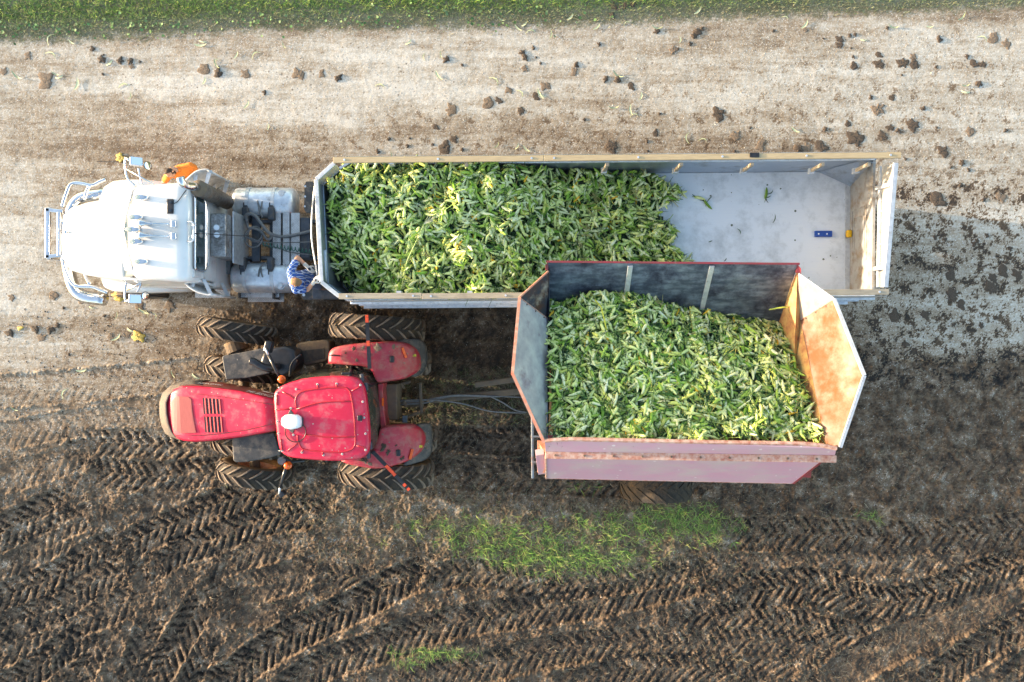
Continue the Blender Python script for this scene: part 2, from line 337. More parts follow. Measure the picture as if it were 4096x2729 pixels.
def graded(lim, step):
    a = list(np.arange(0, lim, step)); s = step
    while a[-1] < 160: s *= 1.12; a.append(a[-1] + s)
    a = np.array(a); return np.concatenate([-a[:0:-1], a])
gx = graded(12.4, .0205); gy = graded(8.6, .0205)
X, Y = np.meshgrid(gx, gy); X = X.astype(np.float32); Y = Y.astype(np.float32)
PX = X / GR + 2048; PY = 1364.5 - Y / GR            # image pixels that the ground grid projects to
# mud level: 0 pale gravel, 1 compact tan dirt, 2 brown mud, 3 dark wet mud
MUDROWS = [
 (60,  [1.1, 1.1, 1.0, 1.0, 1.0, 1.0, 1.0, 1.0, 1.0]),
 (170, [.9, .8, .7, .5, .6, .7, .8, .7, .6]),
 (260, [.9, .75, .8, .45, .55, .7, .95, .65, .6]),
 (340, [.35, .25, .3, .15, .25, .5, .45, .5, .45]),
 (430, [.9, 1.0, .55, .35, .35, .75, .8, .7, .5]),
 (530, [.85, 1.1, 1.05, .9, 1.0, 1.1, 1.1, .7, .6]),
 (640, [.95, 1.15, 1.15, 1.15, 1.2, 1.2, 1.2, 1.0, 1.0]),
 (760, [.6, 1.0, 1.1, 1.1, 1.2, 1.2, 1.2, .9, .7]),
 (900, [.55, .8, 1.1, 1.3, 1.3, 1.3, 1.2, 1.0, .45]),
 (1060, [.3, .6, 1.2, 1.5, 1.7, 1.7, 1.3, 1.2, .7]),
 (1200, [.35, .8, 1.7, 2.0, 2.1, 2.2, 1.5, .9, .6]),
 (1330, [.75, .9, 1.8, 2.3, 2.4, 2.4, 2.2, .8, .7]),
 (1450, [1.0, 1.1, 1.7, 2.3, 2.4, 2.4, 2.2, 1.6, 1.8]),
 (1600, [1.4, 1.35, 1.9, 2.3, 2.4, 2.4, 2.3, 1.9, 2.0]),
 (1760, [1.5, 1.5, 1.9, 2.2, 2.4, 2.4, 2.3, 1.95, 2.05]),
 (1900, [1.7, 1.8, 2.0, 2.1, 2.2, 2.3, 2.3, 1.9, 2.0]),
 (2100, [1.8, 1.9, 2.1, 2.0, 2.0, 2.1, 2.2, 2.0, 2.1]),
 (2350, [2.0, 2.1, 2.2, 2.1, 2.1, 2.1, 2.1, 2.1, 2.2]),
 (2700, [2.1, 2.2, 2.2, 2.1, 2.2, 2.2, 2.2, 2.2, 2.3])]
ry = np.array([r[0] for r in MUDROWS], float); rt = np.array([r[1] for r in MUDROWS], float); rx = np.linspace(0, 4096, 9)
colx = np.stack([np.interp(PX[0], rx, rt[i]) for i in range(len(ry))])          # rows x gx
warp = samp(T3, X, Y, 9.) * 26
PYw = np.clip(PY + warp, ry[0], ry[-1]); ri = np.clip(np.searchsorted(ry, PYw) - 1, 0, len(ry) - 2)
ft = (PYw - ry[ri]) / (ry[ri + 1] - ry[ri]); cidx = np.broadcast_to(np.arange(X.shape[1])[None, :], X.shape)
mud = colx[ri, cidx] * (1 - ft) + colx[ri + 1, cidx] * ft
mud = mud.astype(np.float32)
field = sst(1.25, 2.0, mud)                                    # how soft the ground is
streak = .7 * samp(T1, X, Y, 4., .3, .1, 9.) + .5 * samp(T2, X, Y, 2.5, .6, .4, 8.)                         # long drive-direction streaks
patch = samp(T1, X, Y, 3.2); fine = samp(T2, X, Y, 1.6, .5, .2); tiny = samp(T4, X, Y, .9, .1, .7)
mud += .24 * streak * (1 - .5 * field) + (.06 + .14 * field) * patch + (.08 + .10 * field) * fine + .12 * tiny + .22 * field * samp(T1, X, Y, 1.9, .2, .8)
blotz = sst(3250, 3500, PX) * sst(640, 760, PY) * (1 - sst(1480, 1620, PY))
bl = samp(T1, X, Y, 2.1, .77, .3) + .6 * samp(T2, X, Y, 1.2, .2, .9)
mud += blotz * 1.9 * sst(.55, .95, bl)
bl2 = samp(T1, X, Y, 1.7, .17, .55) + .5 * fine
mud += (1 - field) * (1 - blotz) * sst(300, 700, PY + .12 * PX - 150) * .9 * sst(1.35, 1.7, bl2) * sst(0, .12, PX / 4096)
# relief
Z = .0012 * samp(T1, X, Y, 5.) * (1 + 14 * field) + .0005 * tiny * (1 - field)
clump = samp(T2, X, Y, 1.3, .4, .4); cl2 = samp(T1, X, Y, .8, .9, .2)
rough = field * (.35 + .65 * sst(-1, 1, patch))
Zf = .014 * np.maximum(clump, -.6) + .010 * np.abs(cl2) + .008 * np.maximum(fine, 0) + .005 * tiny
Z += rough * Zf + (1 - field) * .0003 * clump
clear = np.zeros_like(Z)
def gp(x, y): return ((x - 2048) * GR, (1364.5 - y) * GR)
def track(pts, w=.27, clarity=1., depth=.06, pitch=.215, k=.8, sgn=1, rut=.035, berm=.03, wet=.6):
    """a tractor tyre print pressed along a path; points in image overview pixels"""
    global Z, mud, clear
    c = curve([(*gp(a * 1.7407, b * 1.7407), 0) for a, b in pts], 10); p = np.array([(v.x, v.y) for v in c])
    x0, x1 = p[:, 0].min() - .6, p[:, 0].max() + .6; y0, y1 = p[:, 1].min() - .6, p[:, 1].max() + .6
    i0, i1 = np.searchsorted(gx, (x0, x1)); j0, j1 = np.searchsorted(gy, (y0, y1)); sl = (slice(j0, j1), slice(i0, i1))
    xs = X[sl]; ys = Y[sl]
    if xs.size == 0: return
    best = np.full(xs.shape, 9., np.float32); S = np.zeros_like(best); Tt = np.zeros_like(best); acc = 0.
    for a, b in zip(p[:-1], p[1:]):
        d = b - a; l = math.hypot(*d)
        if l < 1e-6: continue
        d = d / l; rx_ = xs - a[0]; ry_ = ys - a[1]; u = np.clip(rx_ * d[0] + ry_ * d[1], 0, l)
        ex = rx_ - u * d[0]; ey = ry_ - u * d[1]; dist = np.hypot(ex, ey); mk = dist < best
        best[mk] = dist[mk]; S[mk] = (acc + u)[mk]; Tt[mk] = ((rx_ * -d[1] + ry_ * d[0]))[mk]; acc += l
    nz = samp(T2, xs, ys, 1.1, .3, .3) * .018 + samp(T1, xs, ys, 2.5, .6, .3) * .02
    t = Tt + nz * .6; at = np.abs(t); inside = 1 - sst(w - .035, w + .02, np.maximum(best + nz * .6, 0))
    nn = samp(T1, xs, ys, 2.2, pts[0][0] * .013 % 1, .1)
    cl = clarity * sst(-1.1, .9, nn + .7 * (clarity - .5))
    ph = (S + sgn * k * at + nz * .7) / pitch + np.where(t > 0, .5, 0.)
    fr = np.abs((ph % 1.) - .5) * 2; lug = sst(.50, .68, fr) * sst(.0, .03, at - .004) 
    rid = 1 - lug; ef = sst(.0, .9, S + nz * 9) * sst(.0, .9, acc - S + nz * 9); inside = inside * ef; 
    newz = -rut + depth * (rid - .6) * cl + .45 * Z[sl]
    bm = ef * berm * np.exp(-((best - w - .035) / .035) ** 2) * (.45 + .8 * np.clip(nn, -.4, 1.2))
    Z[sl] = Z[sl] * (1 - inside) + newz * inside + bm * (1 - inside)
    clear[sl] = np.maximum(clear[sl], inside * cl)
    mud[sl] += inside * (wet * cl * (.15 + 1.5 * lug)) - .05 * bm / .03 * (1 - inside)  # grooves coloured darker: damp mud plus shade painted into the tone
# in overview units (photo width 2353), read off two image crops
def ta(pts, **k): track([(x * .7431, 976.6 + y * .7431) for x, y in pts], **k)
def tb(pts, **k): track([(999.6 + x * 1.0063, 1149 + y * 1.0063) for x, y in pts], **k)
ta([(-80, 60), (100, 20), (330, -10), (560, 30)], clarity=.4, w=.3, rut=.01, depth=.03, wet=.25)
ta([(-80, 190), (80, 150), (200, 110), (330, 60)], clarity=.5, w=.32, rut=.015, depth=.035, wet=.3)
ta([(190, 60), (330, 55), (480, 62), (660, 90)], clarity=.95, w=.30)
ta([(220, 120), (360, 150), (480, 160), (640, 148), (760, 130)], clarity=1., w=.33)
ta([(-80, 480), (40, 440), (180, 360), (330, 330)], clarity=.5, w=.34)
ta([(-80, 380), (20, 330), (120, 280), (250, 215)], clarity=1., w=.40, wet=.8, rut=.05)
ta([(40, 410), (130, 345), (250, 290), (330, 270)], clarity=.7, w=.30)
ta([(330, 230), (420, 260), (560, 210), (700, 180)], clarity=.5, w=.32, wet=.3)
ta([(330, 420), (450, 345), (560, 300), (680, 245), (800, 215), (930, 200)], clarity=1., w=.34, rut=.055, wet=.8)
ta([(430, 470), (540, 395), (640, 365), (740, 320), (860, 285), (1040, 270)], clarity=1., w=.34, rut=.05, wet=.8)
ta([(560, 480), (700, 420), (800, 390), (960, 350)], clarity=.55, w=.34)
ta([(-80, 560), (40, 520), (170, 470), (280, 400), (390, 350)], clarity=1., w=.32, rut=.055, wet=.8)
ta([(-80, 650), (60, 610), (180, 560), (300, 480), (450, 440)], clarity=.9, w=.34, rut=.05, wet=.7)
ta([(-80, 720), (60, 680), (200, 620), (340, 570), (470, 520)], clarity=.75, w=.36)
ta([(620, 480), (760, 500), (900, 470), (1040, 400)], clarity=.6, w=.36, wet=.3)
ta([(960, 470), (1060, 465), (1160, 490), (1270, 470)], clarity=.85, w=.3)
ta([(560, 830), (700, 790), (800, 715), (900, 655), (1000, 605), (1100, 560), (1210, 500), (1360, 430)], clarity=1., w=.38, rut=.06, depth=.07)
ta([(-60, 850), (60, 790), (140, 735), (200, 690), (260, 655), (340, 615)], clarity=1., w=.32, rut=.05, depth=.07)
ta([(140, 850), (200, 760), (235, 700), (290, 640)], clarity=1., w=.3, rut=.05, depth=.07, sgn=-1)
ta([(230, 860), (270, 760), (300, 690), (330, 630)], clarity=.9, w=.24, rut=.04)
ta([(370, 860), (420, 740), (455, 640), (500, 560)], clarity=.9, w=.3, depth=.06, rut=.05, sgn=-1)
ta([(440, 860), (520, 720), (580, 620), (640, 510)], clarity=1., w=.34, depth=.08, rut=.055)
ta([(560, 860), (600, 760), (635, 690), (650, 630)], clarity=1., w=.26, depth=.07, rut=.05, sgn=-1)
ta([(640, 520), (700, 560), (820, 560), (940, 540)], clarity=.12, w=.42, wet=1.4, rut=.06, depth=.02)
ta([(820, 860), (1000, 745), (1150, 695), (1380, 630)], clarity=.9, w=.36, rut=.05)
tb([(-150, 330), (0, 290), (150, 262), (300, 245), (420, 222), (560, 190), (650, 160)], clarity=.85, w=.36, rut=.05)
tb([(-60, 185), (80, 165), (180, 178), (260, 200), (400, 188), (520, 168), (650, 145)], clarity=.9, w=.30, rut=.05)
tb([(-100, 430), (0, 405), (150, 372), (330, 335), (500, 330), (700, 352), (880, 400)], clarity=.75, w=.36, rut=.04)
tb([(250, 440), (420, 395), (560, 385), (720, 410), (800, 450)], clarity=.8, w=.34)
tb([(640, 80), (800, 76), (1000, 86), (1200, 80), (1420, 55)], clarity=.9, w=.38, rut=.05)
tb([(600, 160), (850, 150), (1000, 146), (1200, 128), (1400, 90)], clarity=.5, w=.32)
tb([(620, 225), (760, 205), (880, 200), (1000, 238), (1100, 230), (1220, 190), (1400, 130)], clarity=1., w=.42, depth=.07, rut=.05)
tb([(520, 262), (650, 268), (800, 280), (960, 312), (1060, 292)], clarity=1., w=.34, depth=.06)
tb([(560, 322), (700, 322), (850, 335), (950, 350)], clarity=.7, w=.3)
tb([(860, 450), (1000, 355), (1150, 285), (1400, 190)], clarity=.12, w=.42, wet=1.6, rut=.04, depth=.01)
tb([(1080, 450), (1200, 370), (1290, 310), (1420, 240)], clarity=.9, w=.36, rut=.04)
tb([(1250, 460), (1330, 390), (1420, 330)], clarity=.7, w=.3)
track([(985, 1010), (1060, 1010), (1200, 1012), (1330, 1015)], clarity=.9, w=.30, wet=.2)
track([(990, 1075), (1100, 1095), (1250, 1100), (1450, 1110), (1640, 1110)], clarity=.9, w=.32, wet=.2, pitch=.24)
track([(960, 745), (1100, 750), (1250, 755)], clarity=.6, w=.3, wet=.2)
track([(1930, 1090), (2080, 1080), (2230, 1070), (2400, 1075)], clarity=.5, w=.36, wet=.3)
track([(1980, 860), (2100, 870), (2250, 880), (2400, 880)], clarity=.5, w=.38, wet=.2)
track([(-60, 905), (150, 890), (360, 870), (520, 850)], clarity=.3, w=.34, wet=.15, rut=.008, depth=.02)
# grass cover
gedge = np.interp(PX, [-1500, 0, 500, 1000, 1500, 2100, 2700, 3200, 3600, 4096, 5500], [190, 165, 150, 118, 112, 105, 80, 55, 45, 25, -10])
grassm = 1 - sst(-14, 22, PY - gedge + samp(T2, X, Y, 2., .1, .1) * 12)
def blob(cx, cy, rx_, ry_): return np.exp(-(((PX - cx * 1.7407) / (rx_ * 1.7407)) ** 2 + ((PY - cy * 1.7407) / (ry_ * 1.7407)) ** 2))
def blob_at(px, py, cx, cy, rx_, ry_): return np.exp(-(((px - cx * 1.7407) / (rx_ * 1.7407)) ** 2 + ((py - cy * 1.7407) / (ry_ * 1.7407)) ** 2))
LUSH = [(1300, 1290, 190, 34, 1.), (1150, 1240, 160, 30, .7), (1450, 1215, 150, 42, .75), (1560, 1180, 80, 32, .8), (1640, 1215, 60, 34, .6), (870, 1245, 28, 12, .4),
        (1060, 1205, 130, 22, .5), (1000, 1500, 95, 12, 1.1), (930, 1525, 40, 9, .9), (2005, 1185, 40, 16, .35), (1340, 1120, 40, 10, .3)]
DRY = [(950, 1150, 190, 60, .9), (1250, 1180, 300, 50, .9), (800, 1250, 120, 60, .6), (1700, 1220, 160, 30, .5), (2000, 1190, 120, 24, .6), (1400, 1290, 260, 50, .7), (750, 1190, 90, 40, .5)]
lush = sum(a[4] * blob(*a[:4]) for a in LUSH); dry = sum(a[4] * blob(*a[:4]) for a in DRY)
Z = Z * (1 - .6 * np.clip(lush, 0, 1)); gcov = np.clip(np.maximum(grassm, .75 * np.clip(lush, 0, 1)), 0, 1)
mud -= .35 * np.clip(dry, 0, 1) * field
far = sst(13, 30, np.hypot(X, Y)); Z *= (1 - far)
Z = Z.astype(np.float32)
ny, nx = X.shape; ids = np.arange(nx * ny, dtype=np.int32).reshape(ny, nx)
quads = np.stack([ids[:-1, :-1], ids[:-1, 1:], ids[1:, 1:], ids[1:, :-1]], -1).reshape(-1, 4)
V = np.stack([X, Y, Z], -1).reshape(-1, 3)

def ground_material():
    m = bpy.data.materials.new('ground_soil'); m.use_nodes = True; N = m.node_tree.nodes; L = m.node_tree.links; P = N['Principled BSDF']
    at = N.new('ShaderNodeVertexColor'); at.layer_name = 'Col'; sp = N.new('ShaderNodeSeparateColor'); L.new(at.outputs[0], sp.inputs[0])
    geo = N.new('ShaderNodeNewGeometry'); pos = geo.outputs['Position']
    def noise(sc, det=5, rg=.65):
        n = N.new('ShaderNodeTexNoise'); n.inputs['Scale'].default_value = sc; n.inputs['Detail'].default_value = det; n.inputs['Roughness'].default_value = rg; L.new(pos, n.inputs['Vector']); return n
    def math_(op, a, b=None, c=None, clamp=False):
        q = N.new('ShaderNodeMath'); q.operation = op; q.use_clamp = clamp
        for i, v in enumerate((a, b, c)):
            if v is None: continue
            if isinstance(v, (int, float)): q.inputs[i].default_value = v
            else: L.new(v, q.inputs[i])
        return q.outputs[0]
    def mr(src, a, b, c=0., d=1.):
        r = N.new('ShaderNodeMapRange'); r.inputs[1].default_value = a; r.inputs[2].default_value = b; r.inputs[3].default_value = c; r.inputs[4].default_value = d; L.new(src, r.inputs[0]); return r.outputs[0]
    def mix(f, a, b, mode='MIX'):
        x = N.new('ShaderNodeMix'); x.data_type = 'RGBA'; x.blend_type = mode
        if isinstance(f, float): x.inputs[0].default_value = f
        else: L.new(f, x.inputs[0])
        for s, v in ((6, a), (7, b)):
            if isinstance(v, tuple): x.inputs[s].default_value = (*v[:3], 1)
            else: L.new(v, x.inputs[s])
        return x.outputs[2]
    mudv = math_('MULTIPLY', sp.outputs[0], 4.)                         # stored as mud/4
    n1 = noise(28, 6, .75); n2 = noise(7, 5, .6)
    lv = math_('ADD', mudv, math_('MULTIPLY', math_('SUBTRACT', n1.outputs[0], .5), 1.3))
    lv = math_('ADD', lv, math_('MULTIPLY', math_('SUBTRACT', n2.outputs[0], .5), .6))
    rp = N.new('ShaderNodeValToRGB'); L.new(math_('DIVIDE', lv, 4.), rp.inputs[0]); e = rp.color_ramp
    stops = [(0., (.60, .565, .50)), (.12, (.46, .415, .345)), (.25, (.33, .268, .198)), (.36, (.21, .158, .110)), (.50, (.145, .099, .064)), (.62, (.080, .055, .037)), (.75, (.036, .026, .019)), (1., (.012, .010, .009))]
    e.elements[0].position = stops[0][0]; e.elements[0].color = (*stops[0][1], 1); e.elements[1].position = 1.; e.elements[1].color = (*stops[-1][1], 1)
    for p, c in stops[1:-1]: k = e.elements.new(p); k.color = (*c, 1)
    col = rp.outputs[0]
    # gravel stones, pale and bluish-grey, thick where the road is pale
    v = N.new('ShaderNodeTexVoronoi'); v.inputs['Scale'].default_value = 55; L.new(pos, v.inputs['Vector'])
    vs = N.new('ShaderNodeSeparateColor'); L.new(v.outputs['Color'], vs.inputs[0])
    dens = mr(lv, .1, 1.9, .62, .015)
    isst = math_('MULTIPLY', math_('LESS_THAN', vs.outputs[0], dens), math_('LESS_THAN', v.outputs['Distance'], mr(vs.outputs[1], 0, 1, .25, .55)))
    stc = mix(vs.outputs[2], (.34, .32, .31), (.78, .76, .72))
    col = mix(math_('MULTIPLY', isst, mr(mudv, 1.6, 3., .85, .15)), col, stc)
    v2 = N.new('ShaderNodeTexVoronoi'); v2.inputs['Scale'].default_value = 17; L.new(pos, v2.inputs['Vector'])
    v2s = N.new('ShaderNodeSeparateColor'); L.new(v2.outputs['Color'], v2s.inputs[0])
    dk = math_('MULTIPLY', math_('LESS_THAN', v2s.outputs[0], .10), math_('LESS_THAN', v2.outputs['Distance'], mr(v2s.outputs[1], 0, 1, .1, .38)))
    col = mix(math_('MULTIPLY', dk, mr(mudv, 2.2, 1.2, 0, .7)), col, (.13, .09, .06))
    col = mix(math_('MULTIPLY', sp.outputs[1], .75), col, mix(n1.outputs[0], (.045, .06, .025), (.12, .12, .06)))
    L.new(col, P.inputs['Base Color'])
    L.new(mr(lv, 1.8, 3.2, .95, .62), P.inputs['Roughness']); P.inputs['Specular IOR Level'].default_value = .3
    b1 = N.new('ShaderNodeBump'); L.new(mr(mudv, 1.1, 2.2, .10, .9), b1.inputs['Strength']); b1.inputs['Distance'].default_value = .012
    n3 = noise(55, 6, .75)
    L.new(math_('ADD', n3.outputs[0], math_('MULTIPLY', isst, .35)), b1.inputs['Height']); L.new(b1.outputs[0], P.inputs['Normal'])
    return m
GM = ground_material()
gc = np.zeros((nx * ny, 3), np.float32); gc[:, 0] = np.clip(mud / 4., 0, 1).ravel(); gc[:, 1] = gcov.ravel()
# the pale gravel track and the churned field are two pieces of the same sheet
edge = np.interp(X[0], [WX(0, 0), WX(1000, 0), WX(2000, 0), WX(3000, 0), WX(4096, 0)], [WY(1420, 0), WY(1300, 0), WY(1230, 0), WY(1300, 0), WY(1420, 0)])
isroad = (Y[:-1, :-1] > edge[None, :-1]).ravel(); isgr = (Y[:-1, :-1] > (WY(140, 0))).ravel()
def submesh(name, mask):
    q = quads[mask]; used = np.zeros(nx * ny, bool); used[q.ravel()] = True; remap = np.cumsum(used) - 1
    o = np_mesh(name, V[used], remap[q], [], GM, gc[used], smooth=True); tag(o, kind='structure'); return o
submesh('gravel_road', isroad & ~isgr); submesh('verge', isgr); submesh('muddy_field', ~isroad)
ZG = Z
def gz(x, y):
    i = int(np.clip(np.searchsorted(gx, x), 1, nx - 1)); j = int(np.clip(np.searchsorted(gy, y), 1, ny - 1)); return float(ZG[j, i])
def gzv(x, y):
    i = np.clip(np.searchsorted(gx, x), 1, nx - 1); j = np.clip(np.searchsorted(gy, y), 1, ny - 1); return ZG[j, i]

# ------------------------------------------------------------------ grass, weeds, straw (nobody could count them)
def blades(name, x, y, L, w, lean, cols, m, seg=2, zoff=0.):
    n = len(x); a = rng.uniform(0, 2 * PI, n); dx = np.cos(a); dy = np.sin(a); z0 = gzv(x, y) + zoff
    rows = []; cc = []
    for k in range(seg + 1):
        t = k / seg; hh = L * t * np.cos(lean * (.5 + .5 * t)); out = L * t * np.sin(lean * (.45 + .55 * t)); ww = w * (1 - .85 * t)
        for s in (-1, 1):
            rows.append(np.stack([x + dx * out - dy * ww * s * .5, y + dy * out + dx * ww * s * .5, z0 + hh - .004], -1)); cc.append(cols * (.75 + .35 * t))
    Vv = np.stack(rows, 1).reshape(-1, 3); Cc = np.clip(np.stack(cc, 1).reshape(-1, 3), 0, 1); b = (np.arange(n) * (2 * (seg + 1)))[:, None]
    q = np.concatenate([b + np.array([2 * k, 2 * k + 1, 2 * k + 3, 2 * k + 2])[None] for k in range(seg)])
    return np_mesh(name, Vv, q, [], m, Cc)
def pick(n, x0, x1, y0, y1): return rng.uniform(x0, x1, n), rng.uniform(y0, y1, n)
def gcols(n, base, var): 
    base = np.array(base); i = rng.integers(0, len(base), n); return np.clip(base[i] * (1 + rng.normal(0, var, (n, 1))), .01, 1)
# verge along the top of the picture
gx_, gy_ = pick(150000, -13.5, 13.5, 6.0, 9.6)
pyy = 1364.5 - gy_ / GR; pxx = gx_ / GR + 2048
ge = np.interp(pxx, [-1500, 0, 500, 1000, 1500, 2100, 2700, 3200, 3600, 4096, 5500], [190, 165, 150, 118, 112, 105, 80, 55, 45, 25, -10])
den = np.clip((ge + 12 - pyy) / 45 + .25 * samp(T2, gx_, gy_, 1.5), 0, 1); keep = rng.random(len(gx_)) < den * .95
gx_, gy_, den = gx_[keep], gy_[keep], den[keep]; n = len(gx_)
deep = np.clip((ge[keep] - 30 - pyy[keep]) / 60, 0, 1)[:, None]
tone = samp(T1, gx_, gy_, 2.)[:, None]
c = (1 + .30 * samp(T2, gx_, gy_, 1.4, .2, .6))[:, None] * gcols(n, [(.14, .27, .05), (.22, .36, .06), (.34, .38, .10), (.09, .19, .05)], .2) * (1 + .15 * tone)
c = c * deep + (1 - deep) * gcols(n, [(.22, .28, .16), (.32, .31, .18), (.16, .23, .13), (.40, .36, .24)], .2)
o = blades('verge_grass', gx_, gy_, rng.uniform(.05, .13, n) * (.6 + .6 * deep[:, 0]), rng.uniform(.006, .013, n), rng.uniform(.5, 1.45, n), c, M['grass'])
tag(o, 'green and dusty grass strip along the top edge of the gravel', 'grass', kind='stuff')
# flat round-leaved weeds at the rim of the verge
wx, wy = pick(9000, -13, 13, 6.0, 7.7); pyy = 1364.5 - wy / GR; pxx = wx / GR + 2048; ge = np.interp(pxx, [-1500, 0, 500, 1000, 1500, 2100, 2700, 3200, 3600, 4096, 5500], [190, 165, 150, 118, 112, 105, 80, 55, 45, 25, -10])
wgt = np.exp(-((pyy - ge + 32) / 34) ** 2) * sst(3100, 1900, pxx) if False else np.exp(-((pyy - ge + 32) / 34) ** 2) * (1 - sst(1900, 2700, pxx)) * sst(-.2, .9, samp(T1, wx, wy, 2.4))
kp = rng.random(len(wx)) < wgt; wx, wy = wx[kp], wy[kp]; n = len(wx); r_ = rng.uniform(.014, .034, n); a0 = rng.uniform(0, 6.28, n); zz = gzv(wx, wy) + rng.uniform(.03, .08, n); tl = rng.normal(0, .35, n)
rows = [np.stack([wx, wy, zz], -1)]
for k in range(6): 
    aa = a0 + k * PI / 3; rr = r_ * (1.25 if k == 0 else 1.); rows.append(np.stack([wx + rr * np.cos(aa), wy + rr * np.sin(aa), zz + rr * tl * np.cos(aa - a0) + .004], -1))
Vv = np.stack(rows, 1).reshape(-1, 3); b = (np.arange(n) * 7)[:, None]; tr = np.concatenate([b + np.array([0, 1 + k, 1 + (k + 1) % 6])[None] for k in range(6)])
cw = np.repeat(gcols(n, [(.15, .26, .10), (.11, .20, .07), (.20, .28, .13)], .15), 7, 0)
o = np_mesh('verge_weeds', Vv, np.zeros((0, 4), np.int32), tr, M['grass'], cw); tag(o, 'low broad-leaved weeds at the gravel edge of the grass strip', 'weeds', kind='stuff')
# grass patch in the mud
gx_, gy_ = pick(170000, WX(1200, 0), WX(3900, 0), WY(2729, 0), WY(1850, 0)); pxx = gx_ / GR + 2048; pyy = 1364.5 - gy_ / GR
lu = sum(a[4] * blob_at(pxx, pyy, *a[:4]) for a in LUSH) + (.34 * samp(T1, gx_, gy_, 2.2, .3, .3) + .22 * samp(T2, gx_, gy_, 1.1, .6, .3)) * (sum(blob_at(pxx, pyy, *a[:4]) for a in LUSH) > .25)
kp = rng.random(len(gx_)) < np.clip(lu * 1.25 - .48, 0, 1) * .55; gx_, gy_, lu = gx_[kp], gy_[kp], lu[kp]; n = len(gx_)
g_ = np.clip(lu, 0, 1)[:, None]; c = g_ * gcols(n, [(.16, .32, .05), (.24, .40, .08), (.38, .43, .13), (.10, .22, .06)], .22) + (1 - g_) * gcols(n, [(.24, .24, .13), (.30, .27, .16), (.15, .18, .10)], .2)
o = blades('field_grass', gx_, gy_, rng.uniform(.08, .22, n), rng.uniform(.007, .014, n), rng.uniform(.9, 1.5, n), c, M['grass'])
tag(o, 'trampled green grass patch in the mud below the wagon', 'grass', kind='stuff')
gx_, gy_ = pick(120000, WX(900, 0), WX(4096, 0), WY(2729, 0), WY(1800, 0)); pxx = gx_ / GR + 2048; pyy = 1364.5 - gy_ / GR
dr = sum(a[4] * blob_at(pxx, pyy, *a[:4]) for a in DRY) + .25 * samp(T1, gx_, gy_, 1.7, .1, .3)
kp = rng.random(len(gx_)) < np.clip(dr - .05, 0, 1) * .7; gx_, gy_ = gx_[kp], gy_[kp]; n = len(gx_)
o = blades('straw', gx_, gy_, rng.uniform(.04, .13, n), rng.uniform(.004, .009, n), rng.uniform(1.2, 1.52, n), gcols(n, [(.30, .24, .15), (.40, .34, .24), (.20, .20, .13), (.24, .18, .11), (.17, .20, .11)], .22), M['straw'])
tag(o, 'matted dead grass around the green patch in the mud', 'dead grass', kind='stuff')
gx_, gy_ = pick(26000, -12, 12, -8, WY(1250, 0)); pxx = gx_ / GR + 2048; pyy = 1364.5 - gy_ / GR
kp = rng.random(len(gx_)) < .25 + .55 * sst(1900, 2400, pyy) * sst(1100, 2000, pxx); gx_, gy_ = gx_[kp], gy_[kp]; n = len(gx_)
o = blades('plant_litter', gx_, gy_, rng.uniform(.04, .16, n), rng.uniform(.004, .011, n), rng.uniform(1.3, 1.56, n), gcols(n, [(.34, .27, .18), (.26, .20, .12), (.42, .36, .25), (.16, .11, .07)], .25), M['straw'], zoff=.012)
tag(o, 'chopped stalk litter strewn over the rutted mud', 'plant litter', kind='stuff')
gx_, gy_ = pick(5200, WX(1590, 0), WX(2120, 0), WY(1700, 0), WY(1480, 0)); kp = rng.random(len(gx_)) < np.clip(.2 + .8 * samp(T1, gx_, gy_, 1.1, .4, .4), 0, 1); gx_, gy_ = gx_[kp], gy_[kp]; n = len(gx_)
o = blades('hitch_straw', gx_, gy_, rng.uniform(.06, .2, n), rng.uniform(.004, .010, n), rng.uniform(1.1, 1.5, n), gcols(n, [(.20, .19, .12), (.14, .16, .09), (.26, .22, .15), (.10, .15, .05)], .25), M['straw'], zoff=.03)
tag(o, 'grey-green straw caught round the drawbar between tractor and wagon', 'straw', kind='stuff')
# soil crumbs over the ruts
def crumbs(name, n, xr, yr, smin, smax, wfun, label, cols, m):
    x, y = pick(n, *xr, *yr); pxx = x / GR + 2048; pyy = 1364.5 - y / GR; kp = rng.random(n) < wfun(x, y, pxx, pyy); x, y = x[kp], y[kp]; n = len(x)
    base = np.array([(1, 0, 0), (-1, 0, 0), (0, 1, 0), (0, -1, 0), (0, 0, 1), (0, 0, -.5)], float); tr = np.array([(0, 2, 4), (2, 1, 4), (1, 3, 4), (3, 0, 4), (2, 0, 5), (1, 2, 5), (3, 1, 5), (0, 3, 5)])
    s = rng.uniform(smin, smax, n) ** 1.0; a = rng.uniform(0, 6.28, n); B = base[None] * (1 + rng.uniform(-.35, .35, (n, 6, 3))) * s[:, None, None]
    ca, sa = np.cos(a)[:, None], np.sin(a)[:, None]; xx = B[..., 0] * ca - B[..., 1] * sa + x[:, None]; yy = B[..., 0] * sa + B[..., 1] * ca + y[:, None]; zz = B[..., 2] * .7 + (gzv(x, y) + s * .1)[:, None]
    Vv = np.stack([xx, yy, zz], -1).reshape(-1, 3); t = ((np.arange(n) * 6)[:, None, None] + tr[None]).reshape(-1, 3); cc = np.repeat(gcols(n, cols, .2), 6, 0)
    o = np_mesh(name, Vv, np.zeros((0, 4), np.int32), t, m, cc); return tag(o, label, name.replace('_', ' '), kind='stuff')
crumbs('soil_crumbs', 60000, (-12.3, 12.3), (-8.3, WY(1230, 0)), .006, .022, lambda x, y, a, b: .10 + .7 * sst(.2, 1.2, samp(T1, x, y, 2.2, .6, .1)) * sst(1450, 1900, b), 'loose crumbs of soil on the churned mud',
       [(.07, .05, .034), (.12, .085, .055), (.18, .13, .085), (.05, .036, .026)], M['straw'])
